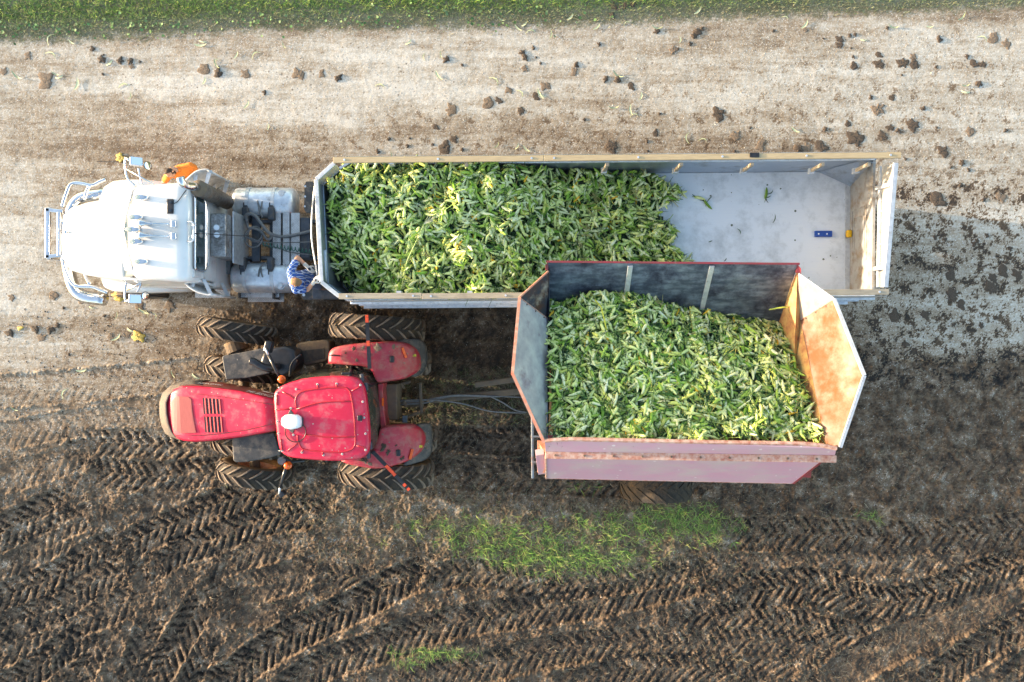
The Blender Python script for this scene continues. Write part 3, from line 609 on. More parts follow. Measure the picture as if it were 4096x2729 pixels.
crumbs('gravel_stones', 26000, (-12.3, 12.3), (WY(1400, 0), 7.3), .004, .011, lambda x, y, a, b: np.clip(.35 + .4 * samp(T2, x, y, 2.4), 0, 1), 'loose pale stones scattered over the gravel road',
       [(.62, .58, .52), (.45, .42, .40), (.75, .72, .66), (.25, .20, .15)], M['straw'])

# ------------------------------------------------------------------ wheels
def tyre(root, c, axis, r, w, lugs=20, m_carc='carcass', lugged=True, rim='rust_edge', rimr=.52, lugh=.045, fwd=-1, road=False, m_lug='lug'):
    """tyre with its tread and rim as a part of a vehicle; axis points along the axle, fwd tells which way the chevrons point"""
    c = Vector(c); ax = Vector(axis).normalized(); hw = w / 2
    prof = [(-hw * .72, r * rimr), (-hw * .98, r * .68), (-hw * 1.0, r * .84), (-hw * .90, r * .945), (-hw * .5, r * .975), (0, r * .98), (hw * .5, r * .975), (hw * .90, r * .945), (hw * 1.0, r * .84), (hw * .98, r * .68), (hw * .72, r * rimr)]
    wheel = part('wheel', MB().lathe(c, ax, prof, 48), 'tyre_wall' if not road else 'rubber', root, smooth=True)
    rp = [(-hw * .7, r * rimr), (-hw * .55, r * rimr * .9), (-hw * .1, r * rimr * .86), (0, r * .12), (.03, r * .12), (hw * .1, r * rimr * .86), (hw * .55, r * rimr * .9), (hw * .7, r * rimr)]
    part('rim', MB().lathe(c, ax, [(a, b) for a, b in rp], 32, closed=False), rim, wheel, smooth=True)
    up = Vector((0, 0, 1)); fx = ax.cross(up).normalized()
    if fx.x * fwd < 0: fx = -fx
    def P(phi, t, h): # phi from top towards the front
        rr = r * (.98 - .035 * max(0, (abs(t) / hw - .5) / .5) ** 1.5) + h
        return c + ax * t + (up * math.cos(phi) + fx * math.sin(phi)) * rr
    mb = MB(); tb = MB(); N_ = 64
    for i in range(N_):
        p0, p1 = 2 * PI * i / N_, 2 * PI * (i + 1) / N_; ts = [-hw * .93, -hw * .5, 0, hw * .5, hw * .93]
        b = len(tb.v)
        for ph in (p0, p1):
            for t in ts: tb.v.append(P(ph, t, .004))
        for k in range(4): tb.f.append((b + k, b + k + 1, b + 6 + k, b + 5 + k))
    part('tread', tb, m_carc, wheel, smooth=True)
    if lugged:
        for sd_ in (-1, 1):
            for i in range(lugs):
                ph0 = 2 * PI * (i + (.5 if sd_ > 0 else 0)) / lugs; ring = []
                for k in range(5):
                    q = k / 4; t = sd_ * hw * (.03 + .97 * q); ph = ph0 - (q ** .9) * w * .62 / r; wd_ = (.017 + .008 * q) / r
                    h = lugh * (1 if k < 4 else .35)
                    ring.append([P(ph - wd_ * 1.35, t, -.01), P(ph - wd_, t, h), P(ph + wd_, t, h), P(ph + wd_ * 1.35, t, -.01)])
                b = len(mb.v)
                for g in ring: mb.v += g
                for k in range(4):
                    for j in range(3): mb.f.append((b + k * 4 + j, b + k * 4 + j + 1, b + k * 4 + 5 + j, b + k * 4 + 4 + j))
                mb.f.append((b, b + 1, b + 2, b + 3)); mb.f.append((b + 16, b + 17, b + 18, b + 19))
        part('tread_lugs', mb, m_lug, wheel)
    else:
        for g in (-.6, -.2, .2, .6):
            mb.lathe(c + ax * hw * g, ax, [(-hw * .14, r * .965), (-hw * .14, r * 1.0), (hw * .14, r * 1.0), (hw * .14, r * .965)], 48)
        part('tread_ribs', mb, 'rubber', wheel)
    return wheel

# ================================================================== semi truck tractor unit (white)
Z1 = lambda X_, Y_, z: W(150 + X_ / 2.24, 550 + Y_ / 2.24, z)          # pixels of an enlarged image crop, back-projected to height z
Z2 = lambda X_, Y_, z: W(800 + X_ / 2.613, 650 + Y_ / 2.613, z)
truck = thing('semi_truck', 'white conventional semi truck coupled to the front of the grain trailer', 'semi truck', (-7.2, 2.05, 0))
AY = 2.03
# hood: lofted from cross-sections running front to rear
def loft(secs, closed_ends=True):
    mb = MB(); n = len(secs[0]); b = 0
    for s in secs: mb.v += [Vector(p) for p in s]
    for i in range(len(secs) - 1):
        for k in range(n - 1): mb.f.append((i * n + k, i * n + k + 1, (i + 1) * n + k + 1, (i + 1) * n + k))
    if closed_ends: mb.f.append(tuple(range(n))); mb.f.append(tuple(range((len(secs) - 1) * n, len(secs) * n)))
    return mb
def arch(x, yc, hw, z0, z1, round_=.28, n=7, dx=0.):
    """cross-section: up one side, over a rounded top, down the other"""
    pts = [(x, yc + hw, z0), (x, yc + hw, z1 - round_ * 1.1)]
    for k in range(1, n):
        a = k / n * PI / 2; pts.append((x, yc + hw - round_ * (1 - math.cos(a)), z1 - round_ * (1 - math.sin(a))))
    m_ = [(p[0], 2 * yc - p[1], p[2]) for p in pts[::-1]]
    mid = [(x + dx, yc + (hw - round_) * q, z1 + .035 * (1 - q * q)) for q in (.66, .33, 0, -.33, -.66)]
    return pts + mid + m_
hx = [Z1(222, 0, 1.35).x, Z1(236, 0, 1.6).x, Z1(270, 0, 1.72).x, Z1(400, 0, 1.82).x, Z1(560, 0, 1.93).x, Z1(720, 0, 2.03).x, Z1(800, 0, 2.1).x]
hwid = [.50, .66, .76, .86, .93, .98, 1.0]; hz = [1.35, 1.58, 1.68, 1.78, 1.88, 1.98, 2.02]
hyc = [2.07, 2.07, 2.07, 2.06, 2.05, 2.04, 2.03]
hwid = [w_ * .86 for w_ in hwid]
part('hood', loft([arch(x, c_, w_, .75, z_, .2) for x, c_, w_, z_ in zip(hx, hyc, hwid, hz)]), 'white', truck, smooth=True)
part('bumper', MB().tube(curve([(-8.75, AY + 1.14, .55), (-9.35, AY + 1.0, .55), (-9.55, AY + .4, .55), (-9.55, AY - .4, .55), (-9.35, AY - 1.0, .55), (-8.75, AY - 1.14, .55)], 6), .14, 8), 'chrome', truck, smooth=True)
part('grille', MB().box((hx[0] - .02, 2.07, 1.0), (.06, .8, .62)), 'chrome', truck, bevel=.02)
def fender(side):
    prof = []
    ys = (Z1(0, 372, 1.25).y, Z1(0, 560, 1.5).y) if side > 0 else (Z1(0, 1392, 1.25).y, Z1(0, 1180, 1.5).y)
    yo, yi = ys; secs = []
    xs = [-8.72, -8.64, -8.5, -8.25, -7.95, -7.6, -7.25, -6.95, -6.72]; zt = [.72, .98, 1.16, 1.32, 1.36, 1.33, 1.22, 1.02, .70]
    ex = [.34, .2, .10, .03, 0, 0, .02, .05, .12]
    for x, z, e in zip(xs, zt, ex):
        y0 = yo - side * e; s = [(x, y0, z - .42), (x, y0, z - .16)]
        for k in range(1, 6): a = k / 6 * PI / 2; s.append((x, y0 - side * .16 * (1 - math.cos(a)), z - .16 * (1 - math.sin(a))))
        s += [(x, y0 - side * .25, z + .01), (x, (y0 + yi) / 2, z + .05), (x, yi, z + .10), (x, yi - side * .15, z + .08)]
        secs.append(s)
    f = part('fender', loft(secs, False), 'white', truck, smooth=True); sm = f.modifiers.new('s', 'SOLIDIFY'); sm.thickness = .015
    return f
fN = fender(1); fS = fender(-1)
part('side_marker', MB().cyl(Z1(1150, 1316, 1.12), Z1(1150, 1322, 1.16) + Vector((0, -.02, .03)), .035), 'orange_lamp', fS)
# grille guard
def guard():
    mb = MB(); zz = .95
    for X_ in (95, 198):
        z = 1.15 if X_ == 95 else 1.3
        mb.bar(Z1(X_, 632 if X_ == 95 else 668, z), Z1(X_, 1085 if X_ == 95 else 1058, z), .10 if X_ == 95 else .07, .08)
    for Y_ in (648, 1070): mb.bar(Z1(78, Y_, 1.15), Z1(235, Y_ + (18 if Y_ < 900 else -18), 1.15), .08, .08)
    for Y_ in (640, 1078): mb.bar(Z1(95, Y_, 1.15), Z1(95, Y_, 1.15) + Vector((0.02, 0, -.7)), .09, .07)
    return mb
g = part('grille_guard', guard(), 'chrome', truck, bevel=.015)
for s in (0, 1):
    if s == 0: pts = [(222, 625), (250, 530), (290, 430), (335, 408), (400, 412), (490, 428), (560, 395), (612, 376)]
    else: pts = [(225, 1092), (255, 1190), (300, 1290), (345, 1330), (420, 1335), (500, 1340), (560, 1365), (630, 1390)]
    part('guard_tube', MB().tube(curve([Z1(a, b, 1.1) for a, b in pts], 4), .042, 8), 'chrome', g, smooth=True)
    pts2 = [(470, 430), (440, 480), (420, 560)] if s == 0 else [(395, 1140), (430, 1240), (470, 1320)]
    part('guard_tube', MB().tube(curve([Z1(a, b, 1.1) for a, b in pts2], 4), .035, 8), 'chrome', g, smooth=True)
part('hood_ornament', MB().tube([Z1(200, 838, 1.72), Z1(245, 846, 1.74), Z1(262, 848, 1.76)], [.012, .03, .035], 8), 'chrome', truck, smooth=True)
# cab
roofN, roofS = Z1(0, 418, 3.0).y, Z1(0, 1268, 3.0).y; cy_ = (roofN + roofS) / 2; chw = (roofN - roofS) / 2
xf = Z1(858, 0, 3.0).x; xr = Z1(1352, 0, 3.0).x
secs = []
for x, hw_, z in ((xf - .10, chw - .07, 2.84), (xf - .03, chw - .035, 2.93), (xf + .08, chw, 2.985), (xf + .4, chw + .02, 3.0), (xr - .22, chw + .05, 3.0), (xr - .07, chw + .045, 2.985), (xr - .01, chw + .02, 2.94), (xr + .02, chw - .02, 2.86)):
    secs.append(arch(x, cy_, hw_, 2.45, z, .14))
cab = part('cab_roof', loft(secs), 'white', truck, smooth=True)
lower = MB(); lw = [(-7.62, .86), (-7.62, .86), (xr + .02, .97)]
lower.prism([(-7.68, cy_ - .93, 1.75), (xr + .02, cy_ - .97, 1.75), (xr + .02, cy_ + .97, 1.75), (-7.68, cy_ + .93, 1.75)], (0, 0, -1.05))
part('cab_body', lower, 'white', truck, bevel=.06)
rw = MB(); rearx = xr + .02      # rear wall with a window opening
wz0, wz1 = 2.42, 2.92; wy0, wy1 = Z1(0, 1185, 2.8).y, Z1(0, 520, 2.8).y
rw.box((rearx, cy_, 2.09), (.06, 2 * chw - .06, .68)); rw.box((rearx, (roofS + wy0) / 2 + .03, 2.64), (.06, wy0 - roofS - .02, .42)); rw.box((rearx, (roofN + wy1) / 2 - .03, 2.64), (.06, roofN - wy1 - .02, .42))
part('rear_wall', rw, 'white2', truck, bevel=.02)
for sd_ in (1, -1):
    part('door', MB().prism([(-7.45, cy_ + sd_ * (chw - .02), 2.5), (rearx, cy_ + sd_ * (chw + .02), 2.5), (rearx, cy_ + sd_ * (chw + .07), 1.75), (-7.55, cy_ + sd_ * (chw + .05), 1.75)], (0, -sd_ * .05, 0)), 'white', truck)
fw = part('rear_window', MB().box((rearx + .028, (wy0 + wy1) / 2, 2.63), (.05, wy1 - wy0, .40)), 'glass', truck, bevel=.02)
fr = MB(); yy0, yy1 = wy0, wy1
ring = []
for k in range(4):
    cyk, czk = [(yy1 - .08, 2.80), (yy0 + .08, 2.80), (yy0 + .08, 2.46), (yy1 - .08, 2.46)][k]
    for q in range(5): a = (k * 90 + q * 22.5) * PI / 180; ring.append((rearx + .055, cyk + .08 * math.cos(a), czk + .08 * math.sin(a)))
ring.append(ring[0]); part('window_frame', fr.tube(ring, .022, 6), 'chrome', fw, smooth=True)
part('windscreen', MB().sheet([(xf - .08, cy_ - chw + .1, 2.78), (xf - .08, cy_ + chw - .1, 2.78), (-7.62, cy_ + chw, 2.02), (-7.62, cy_ - chw, 2.02)], .02), 'glass', truck)
# pointed sun visor
vz = 2.86
vt = [Z1(690, 828, vz), Z1(780, 466, vz + .02), Z1(852, 458, vz + .08), Z1(762, 826, vz + .08), Z1(852, 1196, vz + .08), Z1(782, 1194, vz + .02)]
part('sun_visor', MB().add([*vt, *[v - Vector((0, 0, .05)) for v in vt]], [(0, 1, 2, 3), (0, 3, 4, 5), (6, 9, 8, 7), (6, 11, 10, 9), (0, 6, 7, 1), (1, 7, 8, 2), (2, 8, 9, 3), (3, 9, 10, 4), (4, 10, 11, 5), (5, 11, 6, 0)]), 'white', truck, bevel=.008)
for i, (a, b) in enumerate(((930, 540), (883, 718), (857, 827), (885, 935), (928, 1114))):
    p = Z1(a, b, 3.03)
    ml = part('marker_light', MB().dome([(p.x + .145 * math.cos(t) * (1 if math.cos(t) > 0 else .95), p.y + .055 * math.sin(t)) for t in np.linspace(0, 2 * PI, 20, endpoint=False)], lambda x, y: 3.09, .05, 3, .02, .25), 'chrome', truck, smooth=True)
    part('lens', MB().dome([(p.x - .06 + .065 * math.cos(t), p.y + .040 * math.sin(t)) for t in np.linspace(0, 2 * PI, 16, endpoint=False)], lambda x, y: 3.112, .03, 2, .01, .3), 'lamp_glass', ml, smooth=True)
for yy in (767, 877):
    p0 = Z1(918, yy, 3.12); p1 = Z1(1195, yy + 8, 3.12); pm = Z1(1018, yy + 4, 3.12)
    hn = part('air_horn', MB().tube([p0, p0 + (pm - p0) * .25, p0 + (pm - p0) * .6, pm, p1], [.088, .055, .03, .020, .013], 12), 'chrome', truck, smooth=True)
    part('horn_driver', MB().box(Z1(1222, yy + 8, 3.12), (.10, .14, .09)), 'chrome', hn, bevel=.02)
    part('horn_bracket', MB().cyl(Z1(1018, yy + 4, 3.0), Z1(1018, yy + 4, 3.12), .03), 'chrome', hn)
an = part('antenna_mount', MB().box(Z1(1191, 619, 3.03), (.12, .27, .05)), 'black', truck, bevel=.01)
part('stud', MB().cyl(Z1(1190, 580, 3.05), Z1(1190, 580, 3.1), .025).cyl(Z1(1190, 655, 3.05), Z1(1190, 655, 3.1), .025), 'frame', an)
part('cable', MB().tube(curve([Z1(1215, 595, 3.06), Z1(1255, 575, 3.03), Z1(1300, 515, 3.03), Z1(1335, 468, 2.98)], 5), .009, 6), 'black', an, smooth=True)
part('aerial_whip', MB().tube([Z1(1025, 778, 3.08), Z1(1090, 803, 3.12), Z1(1152, 832, 3.10)], .006, 5), 'alu', truck)
for (a, b0, b1, z, m_) in ((1395, 752, 938, 3.02, 'chrome'), (1515, 617, 1135, 2.35, 'chrome')):
    off = 45
    part('grab_handle', MB().tube(curve([Z1(a - off, b0 + 5, z - .02), Z1(a - 12, b0 + 5, z), Z1(a, b0 + 35, z), Z1(a, b1 - 35, z), Z1(a - 12, b1 - 5, z), Z1(a - off, b1 - 5, z - .02)], 5), .018, 8), m_, truck, smooth=True)
part('wall_trim', MB().box((rearx + .06, cy_ - .02, 2.25), (.05, 1.1, .07)), 'alu_pale', truck, bevel=.01)
# mirrors: arms, square head, round head, pole
for s in (1, -1):
    if s > 0: g_ = [(880, 440), (810, 370), (790, 290), (785, 180)]; h_ = [(940, 438), (915, 330), (905, 275)]; k_ = [(1045, 425), (800, 285)]; hd = (885, 218); rd = (988, 255); pole = [(535, 217), (775, 222)]; zz = 2.1
    else: g_ = [(885, 1218), (815, 1270), (785, 1340), (785, 1475)]; h_ = [(950, 1232), (915, 1340), (890, 1385)]; k_ = [(1035, 1245), (800, 1370)]; hd = (875, 1445); rd = (966, 1420); pole = [(560, 1430), (775, 1415)]; zz = 2.1
    mr_ = part('mirror_arm', MB().tube(curve([Z1(*q, zz) for q in g_], 4), .022, 8).tube(curve([Z1(*q, zz) for q in h_], 4), .02, 8).tube([Z1(*q, zz + .02) for q in k_], .017, 8).tube([Z1(g_[-1][0], g_[-1][1], zz), Z1(hd[0] - 30, hd[1] + 5, zz)], .03, 8).tube([Z1(hd[0], hd[1], zz), Z1(rd[0], rd[1], zz - .05)], .015, 6), 'chrome', truck, smooth=True)
    hp = Z1(*hd, zz); tilt = Matrix.Rotation(.6, 3, 'Y') @ Matrix.Rotation(-.25 * s, 3, 'X')
    sh = part('mirror_head', MB().box(hp, (.24, .19, .05), mtx=tilt), 'chrome', mr_, bevel=.02)
    part('mirror_glass', MB().box(hp + tilt @ Vector((0.005, 0, .032)), (.20, .16, .01), mtx=tilt), 'mirror', sh)
    rp_ = Z1(*rd, zz - .05); nx_ = (Vector((.8, .1 * s, .55))).normalized()
    rh = part('round_mirror', MB().lathe(rp_, nx_, [(-.03, .02), (-.02, .07), (.0, .085), (.012, .085), (.012, .075)], 20, False), 'black', mr_, smooth=True)
    part('mirror_glass', MB().lathe(rp_, nx_, [(.01, .078), (.018, .05), (.02, .001)], 20, False), 'mirror', rh, smooth=True)
    part('feeler_pole', MB().tube([Z1(*q, zz - .1) for q in pole], .007, 5), 'black', mr_)
# exhaust stack with its perforated shield
pb, pt_ = Z1(1655, 560, 1.55), Z1(1462, 465, 2.95)
ex_ = Vector(((pb.x + pt_.x) / 2, (pb.y + pt_.y) / 2, 0))
st = part('exhaust_stack', MB().tube([(ex_.x, ex_.y, 1.45), (ex_.x, ex_.y, 2.92)], .150, 24), 'perf_dark', truck, smooth=True)
part('stack_collar', MB().lathe((ex_.x, ex_.y, 2.9), (0, 0, 1), [(0, .155), (.03, .15), (.05, .08), (.09, .075)], 24, False), 'chassis', st, smooth=True)
e0 = Vector((ex_.x, ex_.y, 2.96))
part('exhaust_pipe', MB().tube(curve([e0, e0 + Vector((0, .0, .14)), Z1(1395, 440, 3.2), Z1(1330, 430, 3.33), Z1(1295, 400, 3.42), Z1(1278, 355, 3.46)], 6), [.075] * 31, 16), 'chrome', st, smooth=True)
part('heat_plate', MB().box((ex_.x - .07, ex_.y + .125, 2.55), (.17, .02, .10)), 'alu_pale', st)
# wind wings behind the doors
for s in (1, -1):
    zt, zb = 2.5, 1.25
    if s > 0: A, B = Z1(1322, 378, zt), Z1(1508, 280, zt); C_ = Z1(1545, 300, zt)
    else: A, B = Z1(1272, 1276, zt), Z1(1512, 1414, zt); C_ = Z1(1560, 1412, zt)
    arcp = curve([A, A + (B - A) * .5 + Vector((0, s * .06, 0)), B, C_], 5)
    mb = MB(); nA = len(arcp)
    for p in arcp: mb.v += [p, Vector((p.x + .03, p.y, zb))]
    for k in range(nA - 1): mb.f.append((2 * k, 2 * k + 1, 2 * k + 3, 2 * k + 2))
    w_ = part('side_fairing', mb, 'white2', truck, smooth=True); sm = w_.modifiers.new('s', 'SOLIDIFY'); sm.thickness = .03
    cr = Vector((rearx, cy_ + s * chw, 0))
    br = MB()
    for z in (2.44, 1.5):
        q1, q2 = arcp[3], arcp[-3]
        br.sheet([(cr.x - .1, cr.y, z), (q1.x, q1.y, z), (q1.x + .10, q1.y, z)], .012).sheet([(cr.x + .02, cr.y - s * .04, z), (cr.x + .08, cr.y - s * .04, z), (q2.x + .05, q2.y, z), (q2.x - .04, q2.y, z)], .012)
    part('fairing_bracket', br, 'alu_pale', w_)
# frame, deck, tanks, box
fr_ = MB()
for yy in (Z2(0, 617, .95).y, Z2(0, 998, .95).y): fr_.box((-5.3, yy, .86), (8.2, .075, .25))
for xx in (-8.6, -6.5, -5.05, -4.62, -3.9, -2.4): fr_.box((xx, 2.05, .84), (.12, .92, .16))
part('chassis_rail', fr_, 'frame', truck, bevel=.008)
part('engine', MB().box((-8.2, 2.05, 1.1), (1.5, .6, .7)).box((-6.6, 2.05, 1.0), (.9, .8, .5)), 'chassis', truck, bevel=.03)
b0, b1 = Z2(107, 532, 2.12), Z2(268, 985, 2.12)
tb_ = part('tank_box', MB().box(((b0.x + b1.x) / 2, (b0.y + b1.y) / 2, 1.72), (b1.x - b0.x, b0.y - b1.y, .80)), 'tread_alu', truck, bevel=.02)
part('frame_plate', MB().box((b1.x + .035, (b0.y + b1.y) / 2, 1.35), (.03, b0.y - b1.y + .18, .9)), 'alu', tb_)
for q in ((172, 680), (176, 758)): part('filler_cap', MB().cyl(Z2(*q, 2.12), Z2(*q, 2.19), .055), 'alu', tb_, smooth=False)
part('stay_cable', MB().tube([Z2(-60, 742, 2.95), Z2(150, 752, 2.4), Z2(420, 768, 1.9), Z2(560, 770, 1.5)], .008, 5), 'black', truck)
tk = []
for s in (1, -1):
    yc_ = Z2(0, 428, .87).y if s > 0 else Z2(0, 1205, .87).y; x0, x1 = (Z2(358, 0, .87).x, Z2(1024, 0, .87).x) if s > 0 else (Z2(342, 0, .87).x, Z2(1010, 0, .87).x)
    r = .325; prof = [(0, .02), (.0, .12), (.03, r * .78), (.07, r * .93), (.13, r), (x1 - x0 - .13, r), (x1 - x0 - .07, r * .93), (x1 - x0 - .03, r * .78), (x1 - x0, .12), (x1 - x0, .02)]
    t_ = part('fuel_tank', MB().lathe((x0, yc_, .87), (1, 0, 0), prof, 36, False), 'alu', truck, smooth=True); tk.append(t_)
    for xx in ((490, 760) if s > 0 else (460, 750)):
        xw = Z2(xx, 0, 1.15).x; part('tank_strap', MB().lathe((xw - .035, yc_, .87), (1, 0, 0), [(0, r + .003), (0, r + .014), (.07, r + .014), (.07, r + .003)], 36), 'alu_pale', t_, smooth=False)
        part('tank_bracket', MB().box((xw - .02, yc_ - s * .27, .98), (.13, .26, .50)).box((xw - .02, yc_ - s * .12, 1.17), (.11, .2, .05)), 'frame', t_, bevel=.02)
    q = (858, 330) if s > 0 else (845, 1287)
    cp = Z2(*q, 1.15); part('filler_cap', MB().lathe(cp + Vector((0, 0, -.05)), (0, 0, 1), [(0, .085), (.05, .085), (.05, .055), (.09, .05), (.09, .001)], 20, False), 'alu_pale', t_, smooth=False)
    part('sender_line', MB().tube(curve([Z2(*p, 1.2) for p in (((600, 400), (612, 450), (625, 520), (655, 580)) if s > 0 else ((610, 1195), (622, 1120), (650, 1075), (700, 1050)))], 5), .018, 6).tube(curve([Z2(*p, 1.2) for p in (((650, 405), (640, 470), (630, 520)) if s > 0 else ((655, 1200), (640, 1150), (640, 1100)))], 5), .014, 6), 'hose', t_, smooth=True)
    lb = Z2(862, 418, 1.19) if s > 0 else Z2(862, 1195, 1.19)
    part('label', MB().box(lb + Vector((0, 0, -.02)), (.075, .10, .012)), 'text_white', t_)
sp_ = part('step', MB().box(Z2(622, 1362, .80), (.84, .20, .03)).box(Z2(690, 1415, .50), (.78, .18, .03)), 'perf_alu', truck)
part('step_bracket', MB().box(Z2(448, 1350, .65), (.03, .30, .55)).box(Z2(806, 1350, .65), (.03, .34, .6)), 'black_plastic', sp_)
dk_ = MB()
for xx in (815, 900, 990): dk_.box(Z2(xx, 800, 1.08), (.215, 1.09, .03))
part('deck_plate', dk_, 'perf_alu', truck, bevel=.004)
part('side_step', MB().box(Z1(1570, 1408, .62), (.75, .14, .03)).box(Z1(1320, 1330, .75), (.16, .25, .03)), 'perf_alu', truck)
hm = MB()
HO = [((495, 625), (480, 560), (520, 538), (580, 560), (640, 640), (720, 735), (800, 768), (900, 775), (1030, 750), (1165, 715)),]
part('hydraulic_hose', hm.tube(curve([Z2(*p, 1.25 + .12 * math.sin(i * .6)) for i, p in enumerate(HO[0])], 5), .034, 8), 'hose', truck, smooth=True)
part('hydraulic_hose', MB().tube(curve([Z2(*p, 1.22) for p in ((495, 625), (505, 680), (560, 690), (640, 720), (700, 800), (740, 790), (735, 740), (660, 700))], 5), .028, 8), 'hose', truck, smooth=True)
for q, r_ in (((575, 750), .24), ((560, 790), .30)):
    cc = [Z2(q[0] + r_ * 300 * math.cos(a), q[1] + r_ * 300 * math.sin(a) * 1.1, 1.2 + .03 * math.sin(2 * a)) for a in np.linspace(0, 2 * PI, 22)]
    part('coiled_hose', MB().tube(cc, .018, 6), 'hose', truck, smooth=True)
part('air_line', MB().tube(curve([Z2(*p, 1.22) for p in ((430, 770), (520, 790), (640, 830), (800, 840), (950, 838), (1165, 832))], 4), .014, 6).tube(curve([Z2(*p, 1.2) for p in ((430, 760), (520, 800), (640, 850), (820, 895), (950, 940), (1190, 968))], 4), .014, 6), 'hose', truck, smooth=True)
cpts = []
for i in range(120):
    t = i / 119; b_ = Vector(Z2(660, 855, 1.2)).lerp(Vector(Z2(1170, 935, 1.25)), t); cpts.append(b_ + Vector((0, math.cos(i * .72) * .045, math.sin(i * .72) * .045)))
part('coiled_air_line', MB().tube(cpts, .010, 5), 'green_hose', truck, smooth=True)
part('valve_block', MB().box(Z2(285, 1095, 1.0), (.20, .3, .22)).tube([Z2(225, 1112, 1.0), Z2(420, 1108, 1.0)], .04, 8).tube(curve([Z2(400, 1108, 1.0), Z2(460, 1095, 1.0), Z2(520, 1040, 1.05)], 4), .03, 8), 'hose', truck, bevel=.01)
part('saddle_plate', MB().box(Z2(1105, 790, 1.0), (.22, .85, .12)).box(Z2(590, 790, 1.0), (.18, 1.0, .1)), 'frame', truck, bevel=.02)
fp = part('rear_mudguard', MB().prism([Z2(1085, 235, 1.1), Z2(1105, 197, 1.1), Z2(1330, 195, 1.1), Z2(1330, 530, 1.1), Z2(1110, 530, 1.1), Z2(1085, 490, 1.1)], (0, 0, -.05)), 'black_plastic', truck, bevel=.02)
fp2 = part('rear_mudguard', MB().prism([Z2(1055, 1400, 1.1), Z2(1055, 1280, 1.1), Z2(1160, 1180, 1.1), Z2(1500, 1180, 1.1), Z2(1500, 1438, 1.1), Z2(1075, 1438, 1.1)], (0, 0, -.05)), 'black_plastic', truck, bevel=.02)
for q in ((1100, 250), (1098, 356), (1095, 460)): part('bolt', MB().cyl(Z2(q[0], q[1], 1.1), Z2(q[0], q[1], 1.13), .022), 'alu', fp)
part('bolt', MB().cyl(Z2(1085, 1385, 1.1), Z2(1085, 1385, 1.13), .03), 'alu', fp2)
part('rib', MB().box(Z2(1330, 1345, 1.105), (.7, .012, .03)).box(Z2(1330, 1400, 1.105), (.7, .012, .03)), 'black_plastic', fp2, bevel=.004)
for y_ in (3.15, 1.02): tyre(truck, (-7.95, y_ + (-.06 if y_ > 2 else .06), .52), (0, 1, 0), .52, .30, lugged=False, road=True, rim='chrome')
for x_ in (-3.55, -2.25):
    for y_ in (3.12, 2.80, 1.32, 1.0): tyre(truck, (x_, y_, .51), (0, 1, 0), .51, .27, lugged=False, road=True, rim='alu')

# ================================================================== semi trailer
trailer = thing('semi_trailer', 'long open aluminium grain trailer half full of corn behind the white truck', 'trailer', (1.6, 2.1, 0))
ZT, ZE, ZF = 3.2, 2.62, 1.60          # board top, bottom of the mesh extension, floor
Z5 = lambda X_, Y_, z: W(1200 + X_ / 2.34, 580 + Y_ / 2.34, z)
Z6 = lambda X_, Y_, z: W(2500 + X_ / 1.9617, 580 + Y_ / 1.9617, z)
yN, yS = 3.365, .80
def yNs(x): return yN + .011 * x * .8
def yc_off(x): return .0087 * x        # trailer sits a hair askew
def tp(x, y, z): return Vector((x, y + yc_off(x), z))
XF, XG = -3.50, 6.86                    # front and gate
fl = [tp(-3.1, yN, ZF), tp(-3.5, yN - .35, ZF), tp(-3.42, yS + .32, ZF), tp(-3.05, yS, ZF), tp(6.6, yS, ZF), tp(6.76, yS + .12, ZF), tp(6.76, yN - .14, ZF), tp(6.62, yN, ZF)]
part('floor', MB().prism(fl, (0, 0, -.08)), 'floor', trailer)
def wallseg(a, b, z0, z1, m, name, th=.05, parent=trailer, **k):
    a = Vector(a); b = Vector(b); d = (b - a); d.z = 0; d.normalize(); n = Vector((-d.y, d.x, 0)) * th / 2
    return part(name, MB().prism([Vector((a.x, a.y, z1)) + n, Vector((b.x, b.y, z1)) + n, Vector((b.x, b.y, z1)) - n, Vector((a.x, a.y, z1)) - n], (0, 0, z0 - z1)), m, parent, **k)
wallseg(tp(-3.12, yN + .03, 0), tp(6.9, yN + .03, 0), 1.45, ZE, 'wall_in', 'side_wall')
wallseg(tp(-3.03, yS - .03, 0), tp(6.8, yS - .03, 0), 1.45, ZE, 'wall_in', 'side_wall')
fN_, fN2 = W(1258 + 6, 718, ZT), W(1337, 652, ZT); fS_, fS2 = W(1279 + 6, 1129, ZT), W(1357, 1186, ZT)
for a, b in ((fN_, fS_), (fN_, fN2), (fS_, fS2)):
    wallseg(a, b, 1.45, ZE + .1, 'wall_in', 'front_wall')
# top rail of the front in pale aluminium
for a, b in ((fN_, fS_), (fN_ + Vector((0, .004, 0)), fN2), (fS_, fS2)):
    part('front_rail', MB().bar(Vector((a.x, a.y, ZT - .03)), Vector((b.x, b.y, ZT - .03)), .075, .06), 'alu_pale', trailer, bevel=.006)
wallseg(fN2 - Vector((.02, 0, 0)), tp(-3.05, yN + .03, 0), 1.45, ZE + .1, 'wall_in', 'front_wall'); wallseg(fS2 - Vector((.02, 0, 0)), tp(-2.97, yS - .03, 0), 1.45, ZE + .1, 'wall_in', 'front_wall')
wallseg(fN_, fN2, ZE + .1, ZT - .06, 'mesh_y', 'mesh_panel', .01)
wallseg(fN_, fS_, ZE + .1, ZT - .06, 'wall_in', 'front_wall', .03)
wallseg(fS_, fS2, ZE + .1, ZT - .06, 'wall_in', 'front_wall', .03)
part('front_tarp_bow', MB().tube(curve([W(1258, 745, 2.9), W(1248, 850, 2.9), W(1246, 950, 2.9), W(1262, 1060, 2.9), W(1268, 1100, 2.9)], 6), .014, 6), 'alu_pale', trailer, smooth=True)
